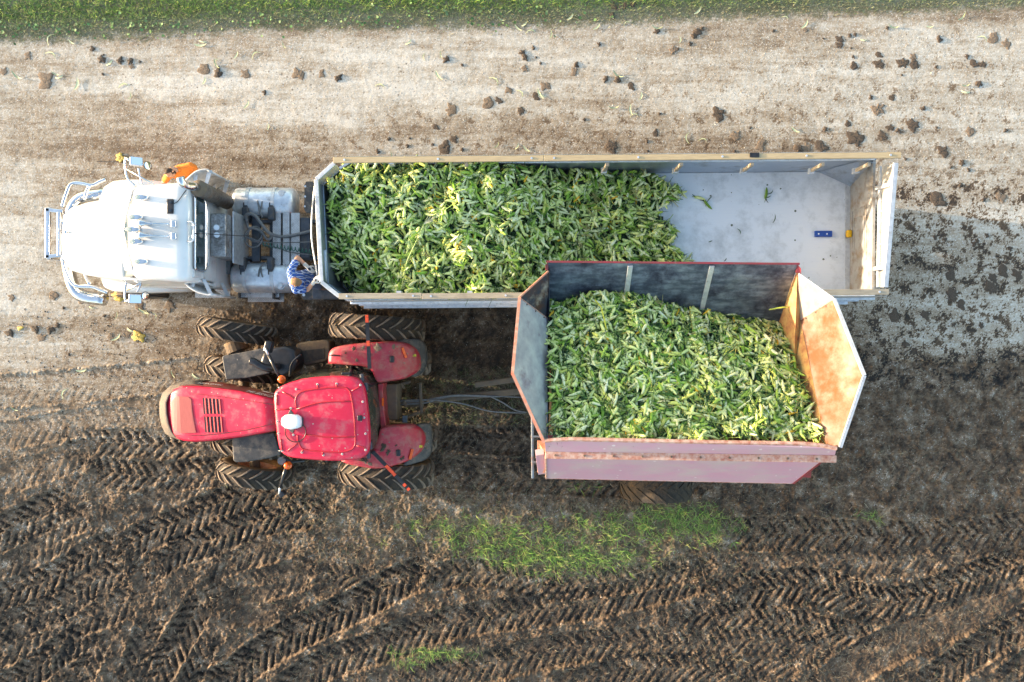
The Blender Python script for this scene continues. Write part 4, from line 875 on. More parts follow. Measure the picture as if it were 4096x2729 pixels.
part('inner_step', MB().box(W(1287, 1065, 2.85) + Vector((.02, 0, 0)), (.14, .60, .05)), 'alu', trailer, bevel=.01)
for (z, s) in ((ZE, 1), (ZE, -1)):
    yy = yN + .035 if s > 0 else yS - .035
    part('side_rail', MB().bar(tp(-3.05, yy, ZE + .03), tp(6.85, yy, ZE + .03), .09, .06), 'alu', trailer, bevel=.008)
    wallseg(tp(-3.05, yy, 0), tp(6.85, yy, 0), ZE + .06, ZT - .06, 'mesh_x', 'mesh_panel', .008)
    part('rub_rail', MB().bar(tp(-3.0, yy + s * .05, 1.5), tp(6.8, yy + s * .05, 1.5), .06, .14).bar(tp(-3.0, yy + s * .03, 2.05), tp(6.8, yy + s * .03, 2.05), .03, .08), 'alu', trailer)
# timber boards, in lengths, with bolts
def board(x0, x1, y0, y1, m, off=0):
    b = MB().bar(Vector((x0, y0, ZT + .01)), Vector((x1, y1, ZT + .01)), .105, .05); q = part('timber_board', b, m, trailer, bevel=.006)
    n = max(1, int((x1 - x0) / 1.35))
    for i in range(n + 1):
        t = (i + .12) / (n + .25); part('bolt', MB().cyl((x0 + (x1 - x0) * t, y0 + (y1 - y0) * t + off, ZT + .034), (x0 + (x1 - x0) * t, y0 + (y1 - y0) * t + off, ZT + .048), .02, 10), 'alu', q)
xa = [W(1334, 0, ZT).x, W(2175, 0, ZT).x, W(2800, 0, ZT).x, W(3602, 0, ZT).x]; yb = lambda x: WY(642 - 20 * (x - xa[0]) / (xa[3] - xa[0]), ZT)
board(xa[0], xa[1] - .003, yb(xa[0]), yb(xa[1]), 'wood'); board(xa[1] + .003, xa[3], yb(xa[1]), yb(xa[3]), 'wood')
part('splice_plate', MB().box((WX(3015, ZT), WY(623, ZT), ZT + .045), (.17, .08, .012)), 'black', trailer)
xs_ = [W(1357, 0, ZT).x, W(1688, 0, ZT).x, W(3553, 0, ZT).x]; yb2 = lambda x: WY(1189 - 21 * (x - xs_[0]) / (xs_[2] - xs_[0]), ZT)
board(xs_[0], xs_[1] - .003, yb2(xs_[0]) + .015, yb2(xs_[1]) + .01, 'wood_grey'); board(xs_[1] + .003, xs_[2], yb2(xs_[1]), yb2(xs_[2]), 'wood_grey')
for X_ in (2727, 3010, 3293, 3478, 1865, 2430):     # posts carrying the boards
    p = W(X_, 650, ZT - .05); post = part('board_post', MB().box((p.x, p.y - .03, 2.83), (.06, .06, .62)), 'wood_grey', trailer, bevel=.004)
    part('post_socket', MB().box((p.x, p.y - .03, 2.56), (.10, .10, .12)), 'alu', post)
for X_, Y_ in ((1568, 655), (1598, 1172), (1880, 1172), (3230, 1158)):
    part('post_socket', MB().box(W(X_, Y_, 3.1), (.09, .06, .2)), 'alu_pale', trailer)
# rear gate
g0, g1 = tp(XG, yN + .02, 0), tp(XG - .02, yS - .02, 0)
gate = wallseg(g0, g1, 1.45, ZE, 'gate', 'tail_gate', .05)
part('gate_sill', MB().box((6.79, 2.12, ZF + .012), (.13, 2.46, .02)), 'alu', gate)
gy0 = (g0.y + g1.y) / 2
for (yy, zz, hy, hz) in ((gy0 - .05, 2.05, .52, .32), (gy0 - .05, 2.05, .36, .22)):
    fr__ = MB(); xx = XG - .035
    fr__.box((xx, yy - hy, zz), (.02, .03, 2 * hz)).box((xx, yy + hy, zz), (.02, .03, 2 * hz)).box((xx, yy, zz - hz), (.02, 2 * hy, .03)).box((xx, yy, zz + hz), (.02, 2 * hy, .03))
    part('hatch_frame', fr__, 'gate', gate)
part('gate_latch', MB().box((6.76, 2.15, 1.72), (.10, .15, .12)), 'yellow', gate, bevel=.03)
gr0, gr1 = W(3586, 650, ZT), W(3545, 1150, ZT)
part('gate_rail', MB().bar(Vector((gr0.x, gr0.y, ZT - .04)), Vector((gr1.x, gr1.y, ZT - .04)), .09, .06), 'alu_pale', gate, bevel=.008)
gb0, gb1 = W(3518, 668, ZE), W(3508, 1150, ZE)
part('gate_rail', MB().bar(gb0 + Vector((0, 0, .03)), gb1 + Vector((0, 0, .03)), .05, .06), 'alu_pale', gate, bevel=.008)
part('mesh_panel', MB().sheet([gb0 + Vector((0.03, 0, .06)), gb1 + Vector((.03, 0, .06)), gr1 - Vector((0, 0, .07)), gr0 - Vector((0, 0, .07))], .008), 'mesh_y', gate)
for (a, b, w_) in (((3568, 737), (3492, 757), .075), ((3540, 1070), (3490, 1077), .075), ((3562, 838), (3520, 846), .03), ((3553, 972), (3518, 978), .03)):
    part('gate_post', MB().bar(W(*a, ZT - .08), W(*b, ZE - (.12 if w_ > .05 else 0)), w_, w_), 'alu_pale', gate, bevel=.006)
cr_ = MB().sheet([tp(6.2, yN - .001, 1.62), tp(6.84, yN - .30, 1.62), tp(6.9, yN - .05, ZE), tp(6.6, yN - .001, ZE)], .01)
part('corner_sheet', cr_, 'wall_in', trailer)
# running gear
mbx = MB().box((1.7, 2.45, 1.3), (10, .12, .3)).box((1.7, 1.75, 1.3), (10, .12, .3))
for xx in np.arange(-2.8, 6.6, .9): mbx.box((xx, 2.1, 1.42), (.08, 2.4, .08))
part('trailer_frame', mbx, 'frame', trailer)
for xx in (4.4, 5.7):
    part('axle', MB().cyl((xx, .95, .52), (xx, 3.25, .52), .06), 'frame', trailer)
    for y_ in (3.14, 2.82, 1.42, 1.1): tyre(trailer, (xx, y_, .51), (0, 1, 0), .51, .27, lugged=False, road=True, rim='alu')
part('landing_leg', MB().box((-1.4, 2.75, .75), (.12, .12, 1.3)).box((-1.4, 1.45, .75), (.12, .12, 1.3)).box((-1.4, 2.75, .05), (.3, .3, .04)).box((-1.4, 1.45, .05), (.3, .3, .04)), 'frame', trailer)
blk = thing('plastic_block', 'blue plastic block bolted flat to the white trailer floor', 'plastic block', W(3293, 936, ZF) + Vector((0, 0, .004)))
part('block', MB().box(W(3293, 936, ZF + .035), (.345, .12, .06)), 'blue_plastic', blk, bevel=.008)
for q in (3275, 3308): part('bolt', MB().cyl(W(q, 936, ZF + .06), W(q, 936, ZF + .072), .016, 10), 'alu', blk)

# ================================================================== red tractor
Z3 = lambda X_, Y_, z: W(600 + X_ / 2.614, 1200 + Y_ / 2.614, z)
Z4 = lambda X_, Y_, z: W(1000 + X_ / 1.96, 1200 + Y_ / 1.96, z)
trac = thing('farm_tractor', 'red farm tractor with dual wheels towing the raised corn wagon', 'tractor', (-4.0, -1.4, 0))
AX = Vector((.072, 1, 0)).normalized(); AXF = Vector((.17, 1, 0)).normalized()
for (px_, py_, z_, r_, w_, a_, nl) in ((1509, 1310, 1.0, .98, .50, AX, 22), (1545, 1905, 1.0, .98, .50, AX, 22), (1535, 1447, 1.0, .97, .46, AX, 22), (1560, 1765, 1.0, .97, .46, AX, 22),
                                  (949, 1322, .8, .79, .40, AXF, 20), (975, 1480, .8, .78, .40, AXF, 20), (1002, 1787, .8, .78, .40, AXF, 20), (1024, 1908, .8, .79, .40, AXF, 20)):
    k = (H - 1.7 if r_ > .9 else H - 1.4) / FPX; y_ = (1364.5 - py_) * k; x_ = (px_ - 2048) * (H - z_) / FPX
    tyre(trac, (x_, y_, r_), a_, r_, w_, nl, fwd=-1)
part('rear_axle', MB().cyl((-2.80, -2.6, 1.0), (-2.62, .2, 1.0), .12).box((-2.75, -1.25, 1.05), (.8, .75, .7)), 'chassis', trac, bevel=.03)
part('front_axle', MB().cyl(W(1024, 1890, .8), W(949, 1330, .8), .11).cyl(Z3(870, 500, .85), Z3(960, 500, .85), .2).box((-5.5, -1.4, .85), (.6, .5, .4)), 'chassis', trac, bevel=.02)
part('final_drive', MB().cyl(W(940, 1365, .85), W(955, 1405, .85), .24), 'tyre_wall', trac, smooth=False)
part('engine_block', MB().box((-4.9, -1.42, 1.05), (2.4, .55, .7)), 'chassis', trac, bevel=.03)
# hood
HS = [(150, 1060, 1340, 1.70), (178, 1010, 1385, 1.86), (232, 965, 1425, 1.95), (300, 932, 1452, 2.0), (420, 925, 1464, 2.02), (600, 936, 1452, 2.05), (900, 972, 1415, 2.12), (1150, 1030, 1372, 2.2), (1330, 1075, 1336, 2.26)]
secs = []; sideN = []
for X_, yn_, ys_, z_ in HS:
    a = Z3(X_, yn_, z_); b = Z3(X_ + (ys_ - yn_) * .07, ys_, z_); s = []
    d = (a - b).normalized(); o1 = a + d * .05; o2 = b - d * .05; low = 1.28
    s += [Vector((o1.x, o1.y, low)), Vector((o1.x, o1.y, z_ - .14)), Vector((o1.x, o1.y, z_ - .05)) - d * .006]
    s += [a - d * .01 + Vector((0, 0, -.008)), a - d * .05]
    for q in (.25, .5, .75): s.append(a.lerp(b, q) + Vector((0, 0, .012 * (1 - (2 * q - 1) ** 2))))
    s += [b + d * .05, b + d * .01 + Vector((0, 0, -.008)), Vector((o2.x, o2.y, z_ - .05)) + d * .006, Vector((o2.x, o2.y, z_ - .14)), Vector((o2.x, o2.y, low))]
    secs.append(s); sideN.append((o1, z_))
hood = part('hood', loft(secs), 'red', trac, smooth=True)
# flared side panels, the north one showing below the hood shoulder
for s in (0, 1):
    mb = MB(); rows = []
    for i, sc in enumerate(secs):
        if i < 3: continue
        p = sc[1] if s == 0 else sc[-2]; d = (sc[1] - sc[-2]).normalized() * (1 if s == 0 else -1); fl_ = .05 if i < 6 else .02
        rows.append([p + d * .004 + Vector((0, 0, .085)), p + d * .015, p + d * fl_ + Vector((0, 0, -.45)), p + d * fl_ + Vector((0, 0, -.65))])
    for r_ in rows: mb.v += r_
    for i in range(len(rows) - 1):
        for k in range(3): mb.f.append((i * 4 + k, i * 4 + k + 1, i * 4 + 5 + k, i * 4 + 4 + k))
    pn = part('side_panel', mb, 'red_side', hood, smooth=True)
# grille nose wrapping the front
nose = []
NP = [(100, 1180, 1.5), (92, 1080, 1.55), (118, 985, 1.6), (200, 905, 1.65), (330, 862, 1.65), (470, 846, 1.6), (540, 882, 1.75), (300, 930, 1.93), (232, 962, 1.93), (182, 1012, 1.84), (165, 1100, 1.82), (172, 1230, 1.82), (200, 1340, 1.84), (250, 1420, 1.9), (330, 1460, 1.92), (285, 1450, 1.62), (180, 1415, 1.6), (125, 1310, 1.55)]
outer = [(540, 850), (430, 846), (330, 858), (210, 900), (130, 975), (98, 1070), (98, 1190), (118, 1310), (160, 1400), (215, 1432), (300, 1462), (350, 1468)]
inner = [(560, 900), (430, 912), (330, 925), (240, 955), (192, 1000), (165, 1075), (170, 1190), (190, 1300), (222, 1385), (262, 1432), (320, 1455), (355, 1462)]
mb = MB(); nn_ = len(outer)
for (a, b), (c_, d_) in zip(outer, inner):
    top = Z3(c_, d_, 1.93); mid = Z3(a, b, 1.55); mb.v += [top, Z3((a + 2 * c_) / 3, (b + 2 * d_) / 3, 1.85), Z3((2 * a + c_) / 3, (2 * b + d_) / 3, 1.74), mid, Vector((mid.x, mid.y, 1.1))]
for i in range(nn_ - 1):
    for k in range(4): mb.f.append((i * 5 + k, i * 5 + k + 1, i * 5 + 6 + k, i * 5 + 5 + k))
gr_ = part('grille', mb, 'grille', trac, smooth=True); gr_.modifiers.new('s', 'SOLIDIFY').thickness = .02
def hz_(X_): return float(np.interp(X_, [h[0] for h in HS], [h[3] for h in HS]))
def hoodpt(X_, Y_, dz=0.):
    yn_ = float(np.interp(X_, [h[0] for h in HS], [h[1] for h in HS])); ys_ = float(np.interp(X_, [h[0] for h in HS], [h[2] for h in HS]))
    q = (Y_ - yn_) / (ys_ - yn_); z = hz_(X_) + .012 * max(0, 1 - (2 * q - 1) ** 2) + dz; return Z3(X_, Y_, z)
scr = [(220, 1060), (235, 1040), (272, 1008), (430, 1014), (440, 1060), (470, 1388), (315, 1394), (255, 1350), (240, 1300)]
scm = MB(); nc = 0
for X_ in np.linspace(222, 468, 9):
    t0 = np.interp(X_, [222, 272, 430, 442, 468], [1058, 1008, 1014, 1058, 1370]); t1 = np.interp(X_, [222, 255, 315, 468], [1240, 1350, 1394, 1389])
    for q in np.linspace(0, 1, 9): Y_ = t0 + (t1 - t0) * q; scm.v.append(hoodpt(X_ + (Y_ - 1200) * .05 * (X_ > 300), Y_, .012))
for i in range(8):
    for k in range(8): scm.f.append((i * 9 + k, i * 9 + k + 1, i * 9 + k + 10, i * 9 + k + 9))
part('air_screen', scm, 'red_screen', hood).modifiers.new('s', 'SOLIDIFY').thickness = .01
vm = MB()
for r_ in range(2):
    for i in range(5):
        x0 = 548 + i * 38 + r_ * 16; y0 = 1024 + i * 2.5 if r_ == 0 else 1219; y1 = 1192 if r_ == 0 else 1385 - (4 - i) * 0
        a = hoodpt(x0, y0, .004); b = hoodpt(x0 + 22, y0, .004); c_ = hoodpt(x0 + 38 - (0 if r_ == 0 else 4), y1, .004); d_ = hoodpt(x0 + 14, y1, .004)
        vm.prism([a, b, c_, d_], (0, 0, -.012))
part('vent_slots', vm, 'black', hood)
lv_ = MB()
for r_ in range(2):
    for i in range(5):
        x0 = 566 + i * 38 + r_ * 16; y0 = 1026 + i * 2.5 if r_ == 0 else 1221; y1 = 1190 if r_ == 0 else 1383
        lv_.prism([hoodpt(x0, y0, .012), hoodpt(x0 + 10, y0, .018), hoodpt(x0 + 24, y1, .018), hoodpt(x0 + 14, y1, .012)], (0, 0, -.012))
part('louvre', lv_, 'red_groove', hood)
sm_ = MB()
for pts in (((250, 975), (500, 985), (740, 1012), (1000, 1050), (1290, 1095)), ((250, 1420), (500, 1420), (740, 1398), (1000, 1360), (1300, 1293))):
    sm_.tube([hoodpt(a, b, .001) for a, b in pts], .005, 5)
part('panel_seam', sm_, 'black', hood)
def decal(text, a, b, size, m, parent, up=Vector((0, 0, 1)), name='decal', off=.012):
    """flat lettering running from a to b, letters standing along up"""
    cu = bpy.data.curves.new(name, 'FONT'); cu.body = text; cu.size = size; cu.extrude = .001; cu.shear = .25; cu.resolution_u = 2
    tmp = bpy.data.objects.new('t', cu); C.objects.link(tmp); dg = bpy.context.evaluated_depsgraph_get(); me = bpy.data.meshes.new_from_object(tmp.evaluated_get(dg)); bpy.data.objects.remove(tmp)
    xd = (b - a).normalized(); n_ = xd.cross(up).normalized(); u_ = n_.cross(xd)
    w_ = max(v.co.x for v in me.vertices) or 1; k = (b - a).length / w_
    mb = MB(); mb.v = [a + xd * v.co.x * k + u_ * v.co.y * max(.8, 1) + n_ * (off + v.co.z) for v in me.vertices]; mb.f = [tuple(p.vertices) for p in me.polygons]
    bpy.data.meshes.remove(me); return part(name, mb, m, parent)
def sidep(X_, dz): 
    xs = [s[1].x for s in secs]; t = Z3(X_, 960, 2.1).x; y = float(np.interp(t, xs, [s[1].y for s in secs])); z = float(np.interp(t, xs, [s[1].z for s in secs])); return Vector((t, y + .03, z + dz))
decal('CASE IH', sidep(1300, -.04), sidep(1010, -.04), .13, 'text_white', hood, Vector((0, -.30, 1)).normalized())
decal('MAGNUM', sidep(720, -.10), sidep(450, -.10), .12, 'text_white', hood, Vector((0, -.15, 1)).normalized(), off=.03)
part('stripe', MB().sheet([sidep(1270, -.20) + Vector((0, .03, 0)), sidep(1130, -.20) + Vector((0, .03, 0)), sidep(1130, -.24) + Vector((0, .03, 0)), sidep(1270, -.24) + Vector((0, .03, 0))], .004), 'text_white', hood)
# cab roof
RO = [(185, 730), (205, 705), (245, 675), (300, 650), (400, 620), (500, 606), (600, 599), (700, 597), (780, 600), (830, 612), (865, 635), (893, 680), (908, 740), (920, 830), (930, 920), (936, 1000), (938, 1120), (930, 1185), (912, 1218), (880, 1240), (800, 1258), (700, 1265), (600, 1264), (500, 1258), (400, 1249), (330, 1240), (280, 1225), (245, 1200), (225, 1165), (210, 1090), (200, 1000), (190, 900), (180, 790)]
rz = 3.02
ro = [(Z4(a, b, rz).x, Z4(a, b, rz).y) for a, b in RO]; rcx = sum(p[0] for p in ro) / len(ro); rcy = sum(p[1] for p in ro) / len(ro)
def rzf(x, y): return rz + .05 * (1 - ((x - rcx) / 1.0) ** 2) * (1 - ((y - rcy) / .9) ** 2)
roof = part('cab_roof', MB().dome(ro, rzf, .07, 4, .07, .10), 'red', trac, smooth=True)
def rp3(a, b, dz=.0): p = Z4(a, b, rz + .04); return Vector((p.x, p.y, rzf(p.x, p.y) + dz))
rb = MB()
for pts in (((365, 850), (355, 790), (375, 740), (430, 712), (600, 690), (730, 688), (770, 705), (790, 750), (815, 900), (825, 1100), (815, 1150), (780, 1180), (700, 1195), (560, 1190), (430, 1175), (395, 1150), (375, 1100), (372, 1060)),
            ((365, 858), (500, 815), (620, 798), (790, 795)), ((440, 1055), (600, 1075), (820, 1075)), ((250, 720), (345, 770)), ((795, 715), (865, 680)), ((290, 1185), (375, 1125)), ((835, 1145), (905, 1160)), ((208, 745), (210, 830)), ((238, 1090), (248, 1180)), ((200, 862), (310, 855)), ((525, 665), (530, 690)), ((675, 660), (677, 684)), ((405, 1195), (412, 1175)), ((570, 1215), (566, 1192))):
    rb.tube([rp3(a, b, -.002) for a, b in (curve([(q[0], q[1], 0) for q in pts], 3) and [(v.x, v.y) for v in curve([(q[0], q[1], 0) for q in pts], 3)])], .016, 6)
part('roof_rib', rb, 'red_groove', roof, smooth=True)
for (a, b) in ((207, 728), (360, 700), (527, 663), (677, 658), (863, 668), (882, 799), (893, 924), (903, 1050), (903, 1178), (721, 1210), (573, 1218), (405, 1197), (248, 1184), (220, 1048), (212, 955), (204, 861), (320, 849), (339, 1058)):
    p = rp3(a, b); bo = part('roof_bolt', MB().lathe(p + Vector((0, 0, -.006)), (0, 0, 1), [(0, .021), (.012, .021), (.014, .016), (.014, .001)], 12, False), 'text_white', roof)
    part('bolt_head', MB().cyl(p + Vector((0, 0, .01)), p + Vector((0, 0, .022)), .010, 6), 'hose', bo)
gpsp = rp3(325, 955, .0); go = [Z4(a, b, rz + .15) for a, b in ((243, 955), (248, 925), (275, 903), (320, 897), (375, 902), (398, 920), (402, 960), (398, 995), (370, 1008), (320, 1018), (275, 1005), (250, 985))]
gps = part('gps_receiver', MB().dome([(p.x, p.y) for p in go], lambda x, y: rz + .19, .05, 3, .04, .2), 'gps', roof, smooth=True)
part('gps_bracket', MB().prism([rp3(*q, .05) for q in ((300, 895), (320, 855), (350, 895), (400, 905), (423, 925), (423, 985), (405, 1000), (355, 1010), (338, 1045), (300, 1012))], (0, 0, -.03)), 'frame', gps, bevel=.008)
part('gps_cable', MB().tube([rp3(358 + 82 * math.cos(a), 1032 + 82 * math.sin(a), .02) for a in np.linspace(PI * 1.15, -PI * .35, 26)], .009, 6), 'black', gps, smooth=True)
part('roof_hatch', MB().box(rp3(862, 926, .02), (.09, .10, .05)), 'black', roof, bevel=.015)
# cab glass box
low = [Z4(a, b, 1.62) for a, b in ((330, 655), (420, 575), (600, 535), (800, 520), (960, 560), (1010, 640), (1040, 850), (1040, 1080), (1000, 1180), (900, 1225), (700, 1215), (450, 1200), (300, 1140), (270, 900))]
upr = [Z4(a, b, 2.9) for a, b in ((235, 690), (400, 628), (600, 606), (780, 606), (870, 645), (895, 690), (925, 850), (928, 1110), (905, 1205), (800, 1250), (600, 1255), (400, 1240), (240, 1185), (205, 900))]
n_ = len(low); mb = MB(); mb.v = [Vector(p) for p in upr] + [Vector(p) for p in low]; mb.f = [(i, (i + 1) % n_, n_ + (i + 1) % n_, n_ + i) for i in range(n_)]
cabg = part('cab_glass', mb, 'cab_glass', trac); cabg.modifiers.new('s', 'SOLIDIFY').thickness = .008
mb = MB()
for i in (0, 3, 5, 8, 10, 12): mb.tube([upr[i], low[i]], .035, 6)
part('cab_pillar', mb, 'black', cabg, smooth=True)
part('cab_base', MB().prism([Vector((p.x, p.y, 1.62)) for p in low], (0, 0, -.5)), 'black', trac, bevel=.02)
part('seat', MB().box(Z4(600, 900, 1.9), (.5, .5, .15)).box(Z4(720, 900, 2.2), (.12, .48, .6)), 'rubber', trac, bevel=.05)
# rear red body behind the cab
rbk = [(1000, 655), (1050, 652), (1040, 700), (1048, 800), (1055, 900), (1070, 1000), (1025, 1010), (1010, 850)]
part('rear_panel', MB().prism([Z4(a, b, 1.85) for a, b in rbk], (0, 0, -.5)), 'red_fender', trac, bevel=.02)
part('tail_reflector', MB().box(Z4(1042, 800, 1.86), (.04, .16, .03)), 'orange_lamp', trac)
# rear fenders
def fend(pts, xc, dx_, nm='rear_fender'):
    o_ = [Z4(a, b, 2.0) for a, b in pts]; 
    def zf(x, y): 
        t = (x - xc) / 1.22; return 2.05 * 1 - .62 * max(0, t) ** 2 * 1.1 - .30 * max(0, -t - .2) ** 2
    return part(nm, MB().dome([(p.x, p.y) for p in curve([(q.x, q.y, 0) for q in o_] + [(o_[0].x, o_[0].y, 0)], 3)[:-1]], zf, .10, 4, .12, .12), 'red_fender', trac, smooth=True), zf
FN, zfN = fend([(602, 500), (604, 440), (622, 395), (680, 365), (850, 340), (1130, 325), (1240, 350), (1300, 410), (1318, 490), (1305, 560), (1200, 622), (1080, 640), (1000, 648), (960, 570), (900, 525), (750, 512)], Z4(930, 0, 2).x, 0)
FS, zfS = fend([(705, 1268), (800, 1245), (930, 1190), (1000, 1080), (1020, 1008), (1100, 986), (1250, 985), (1320, 1020), (1355, 1080), (1355, 1140), (1325, 1210), (1230, 1275), (1100, 1310), (980, 1325), (850, 1308), (760, 1290)], Z4(980, 0, 2).x, 0)
for s, pts in ((0, [(1130, 325), (1200, 308), (1300, 303), (1350, 340), (1368, 420), (1368, 500), (1345, 565), (1300, 605), (1265, 607), (1240, 560), (1255, 420)]), (1, [(1290, 985), (1370, 980), (1400, 1000), (1412, 1080), (1408, 1200), (1375, 1265), (1300, 1290), (1195, 1302), (1260, 1220), (1300, 1100)])):
    xc = Z4(930 if s == 0 else 980, 0, 2).x; zf = zfN if s == 0 else zfS
    o_ = [Z4(a, b, 1.8) for a, b in pts]; part('fender_extension', MB().dome([(p.x, p.y) for p in curve([(q.x, q.y, 0) for q in o_] + [(o_[0].x, o_[0].y, 0)], 3)[:-1]], (lambda zf_: lambda x, y: zf_(x, y) - .13)(zf), .05, 3, .12, .1), 'black_plastic', FN if s == 0 else FS, smooth=True)
def onf(a, b, zf, dz): p = Z4(a, b, 1.95); return Vector((p.x, p.y, zf(p.x, p.y) + dz))
for F_, zf, L1, tl, st, cone in ((FN, zfN, ((1192, 375), (1220, 455)), 0, (1278, 438), (1115, 465)), (FS, zfS, ((1270, 1175), (1250, 1255)), 0, (1328, 1161), (1165, 1198))):
    part('marker_lamp', MB().bar(onf(*L1[0], zf, .03), onf(*L1[1], zf, .03), .055, .04), 'orange_lamp', F_, bevel=.01)
    part('sticker', MB().box(onf(*st, zf, .012), (.07, .05, .02)), 'yellow_label', F_)
    part('fender_vent', MB().box(onf(*cone, zf, .02), (.09, .13, .05)), 'black', F_, bevel=.02)
part('fender_cable', MB().tube(curve([onf(625, 433, zfN, .02), onf(670, 432, zfN, .03), onf(715, 438, zfN, .02)], 4), .012, 6), 'black', FN, smooth=True)
# front black fenders
for pts in ([(750, 600), (765, 580), (960, 548), (1180, 502), (1225, 500), (1260, 640), (1250, 770), (1000, 820), (800, 838), (788, 825)],):
    part('front_fender', MB().prism([Z3(a, b, 1.72) for a, b in pts], (0, 0, -.06)), 'black_plastic', trac, bevel=.03)
part('front_fender', MB().prism([Z4(a, b, 1.72) for a, b in ((-145, 1078), (-60, 1055), (190, 1038), (225, 1160), (240, 1215), (130, 1245), (-20, 1270), (-110, 1275), (-135, 1262))], (0, 0, -.06)), 'black_plastic', trac, bevel=.03)
# exhaust cover and pipe, fuel tank steps
part('exhaust_shroud', MB().dome([(p.x, p.y) for p in [Z3(a, b, 1.75) for a, b in ((1165, 640), (1190, 560), (1300, 500), (1430, 480), (1530, 520), (1560, 640), (1520, 740), (1400, 800), (1280, 760), (1180, 700))]], lambda x, y: 1.86, .08, 4, .5, .2), 'black', trac, smooth=True)
part('exhaust_pipe', MB().tube(curve([Z3(1330, 700, 1.8), Z3(1310, 700, 2.05), Z3(1240, 715, 2.2), Z3(1160, 690, 2.25), Z3(1090, 650, 2.27), Z3(1050, 638, 2.27)], 5), .075, 14), 'black', trac, smooth=True)
part('step_tank', MB().prism([Z4(a, b, 1.35) for a, b in ((355, 350), (400, 332), (600, 310), (625, 330), (625, 430), (600, 480), (430, 520), (385, 470))], (0, 0, -.55)), 'tyre_wall', trac, bevel=.04)
part('step_grid', MB().prism([Z4(a, b, 1.37) for a, b in ((395, 400), (580, 380), (585, 460), (410, 500))], (0, 0, -.03)), 'rubber', trac)
# mirrors with beacons
ma = part('mirror_arm', MB().tube([Z3(1370, 830, 2.45), Z3(1300, 700, 2.45), Z3(1235, 570, 2.45)], .032, 8), 'black', trac, smooth=True)
part('mirror_tip', MB().tube([Z3(1240, 580, 2.46), Z3(1200, 500, 2.46)], .022, 8), 'alu_pale', ma, smooth=True)
part('mirror_head', MB().bar(Z3(1228, 550, 2.3), Z3(1258, 430, 2.3), .14, .22), 'black', ma, bevel=.03)
part('mirror_rod', MB().tube(curve([Z3(1460, 800, 2.2), Z3(1470, 700, 2.2), Z3(1500, 640, 2.2), Z3(1575, 570, 2.2)], 4), .02, 6), 'black', ma, smooth=True)
mb2 = part('mirror_arm', MB().tube([Z4(290, 1290, 2.45), Z4(262, 1380, 2.4), Z4(235, 1470, 2.35)], .032, 8).tube([Z4(255, 1235, 2.6), Z4(330, 1270, 2.5), Z4(430, 1260, 2.5)], .03, 6), 'black', trac, smooth=True)
part('mirror_tip', MB().tube([Z4(238, 1460, 2.36), Z4(228, 1520, 2.33)], .022, 8), 'alu_pale', mb2, smooth=True)
part('mirror_head', MB().bar(Z4(240, 1500, 2.25), Z4(268, 1538, 2.25), .12, .2), 'black', mb2, bevel=.03)
part('work_lamp', MB().cyl(Z4(248, 1262, 2.5), Z4(248, 1262, 2.62), .075), 'hose', mb2)
for q in (Z3(1368, 832, 2.62), Z4(290, 1300, 2.62)):
    part('beacon', MB().lathe(q + Vector((0, 0, -.08)), (0, 0, 1), [(0, .075), (.03, .075), (.03, .062), (.10, .058), (.125, .04), (.13, .001)], 20, False), 'orange_lamp', trac, smooth=True)
# warning bars
for a, b, t0 in ((Z4(938, 540, 2.35), Z4(916, 118, 2.35), 0), (Z4(962, 1190, 2.35), Z4(1250, 1490, 2.35), 1)):
    wbr = part('warning_bar', MB().bar(a, b, .07, .03), 'black', trac); d = b - a
    for t in ((.86, 1.0), (.42, .52)) if t0 == 0 else ((.36, .62), (.84, .90), (.95, 1.0)):
        part('orange_band', MB().bar(a + d * t[0] + Vector((0, 0, .004)), a + d * t[1] + Vector((0, 0, .004)), .062, .034), 'orange_paint', wbr)
for a, b in ((880, 610), (912, 680), (945, 1140), (928, 1212)): part('work_lamp', MB().box(Z4(a, b, 2.85), (.07, .15, .11), rz=.1), 'frame', trac, bevel=.02)
part('door_handle', MB().box(Z4(752, 578, 2.80), (.16, .05, .05)), 'black', trac, bevel=.01)
# rear linkage
lk = MB()
for a, b in (((1060, 700), (1260, 640)), ((1085, 720), (1090, 860)), ((1155, 720), (1165, 900)), ((1120, 930), (1230, 940)), ((1210, 930), (1330, 880)), ((1335, 650), (1345, 890)), ((1180, 650), (1210, 690)), ((1200, 795), (1230, 830))): lk.bar(Z4(*a, .95), Z4(*b, .9), .06, .07)
part('linkage', lk, 'chassis', trac, bevel=.01); part('hitch_drawbar', MB().box(Z4(1180, 815, .6), (1.0, .12, .08)), 'chassis', trac)
part('linkage_lamp', MB().box(Z4(1215, 935, 1.1), (.10, .15, .08)), 'grey_bar', trac, bevel=.01)

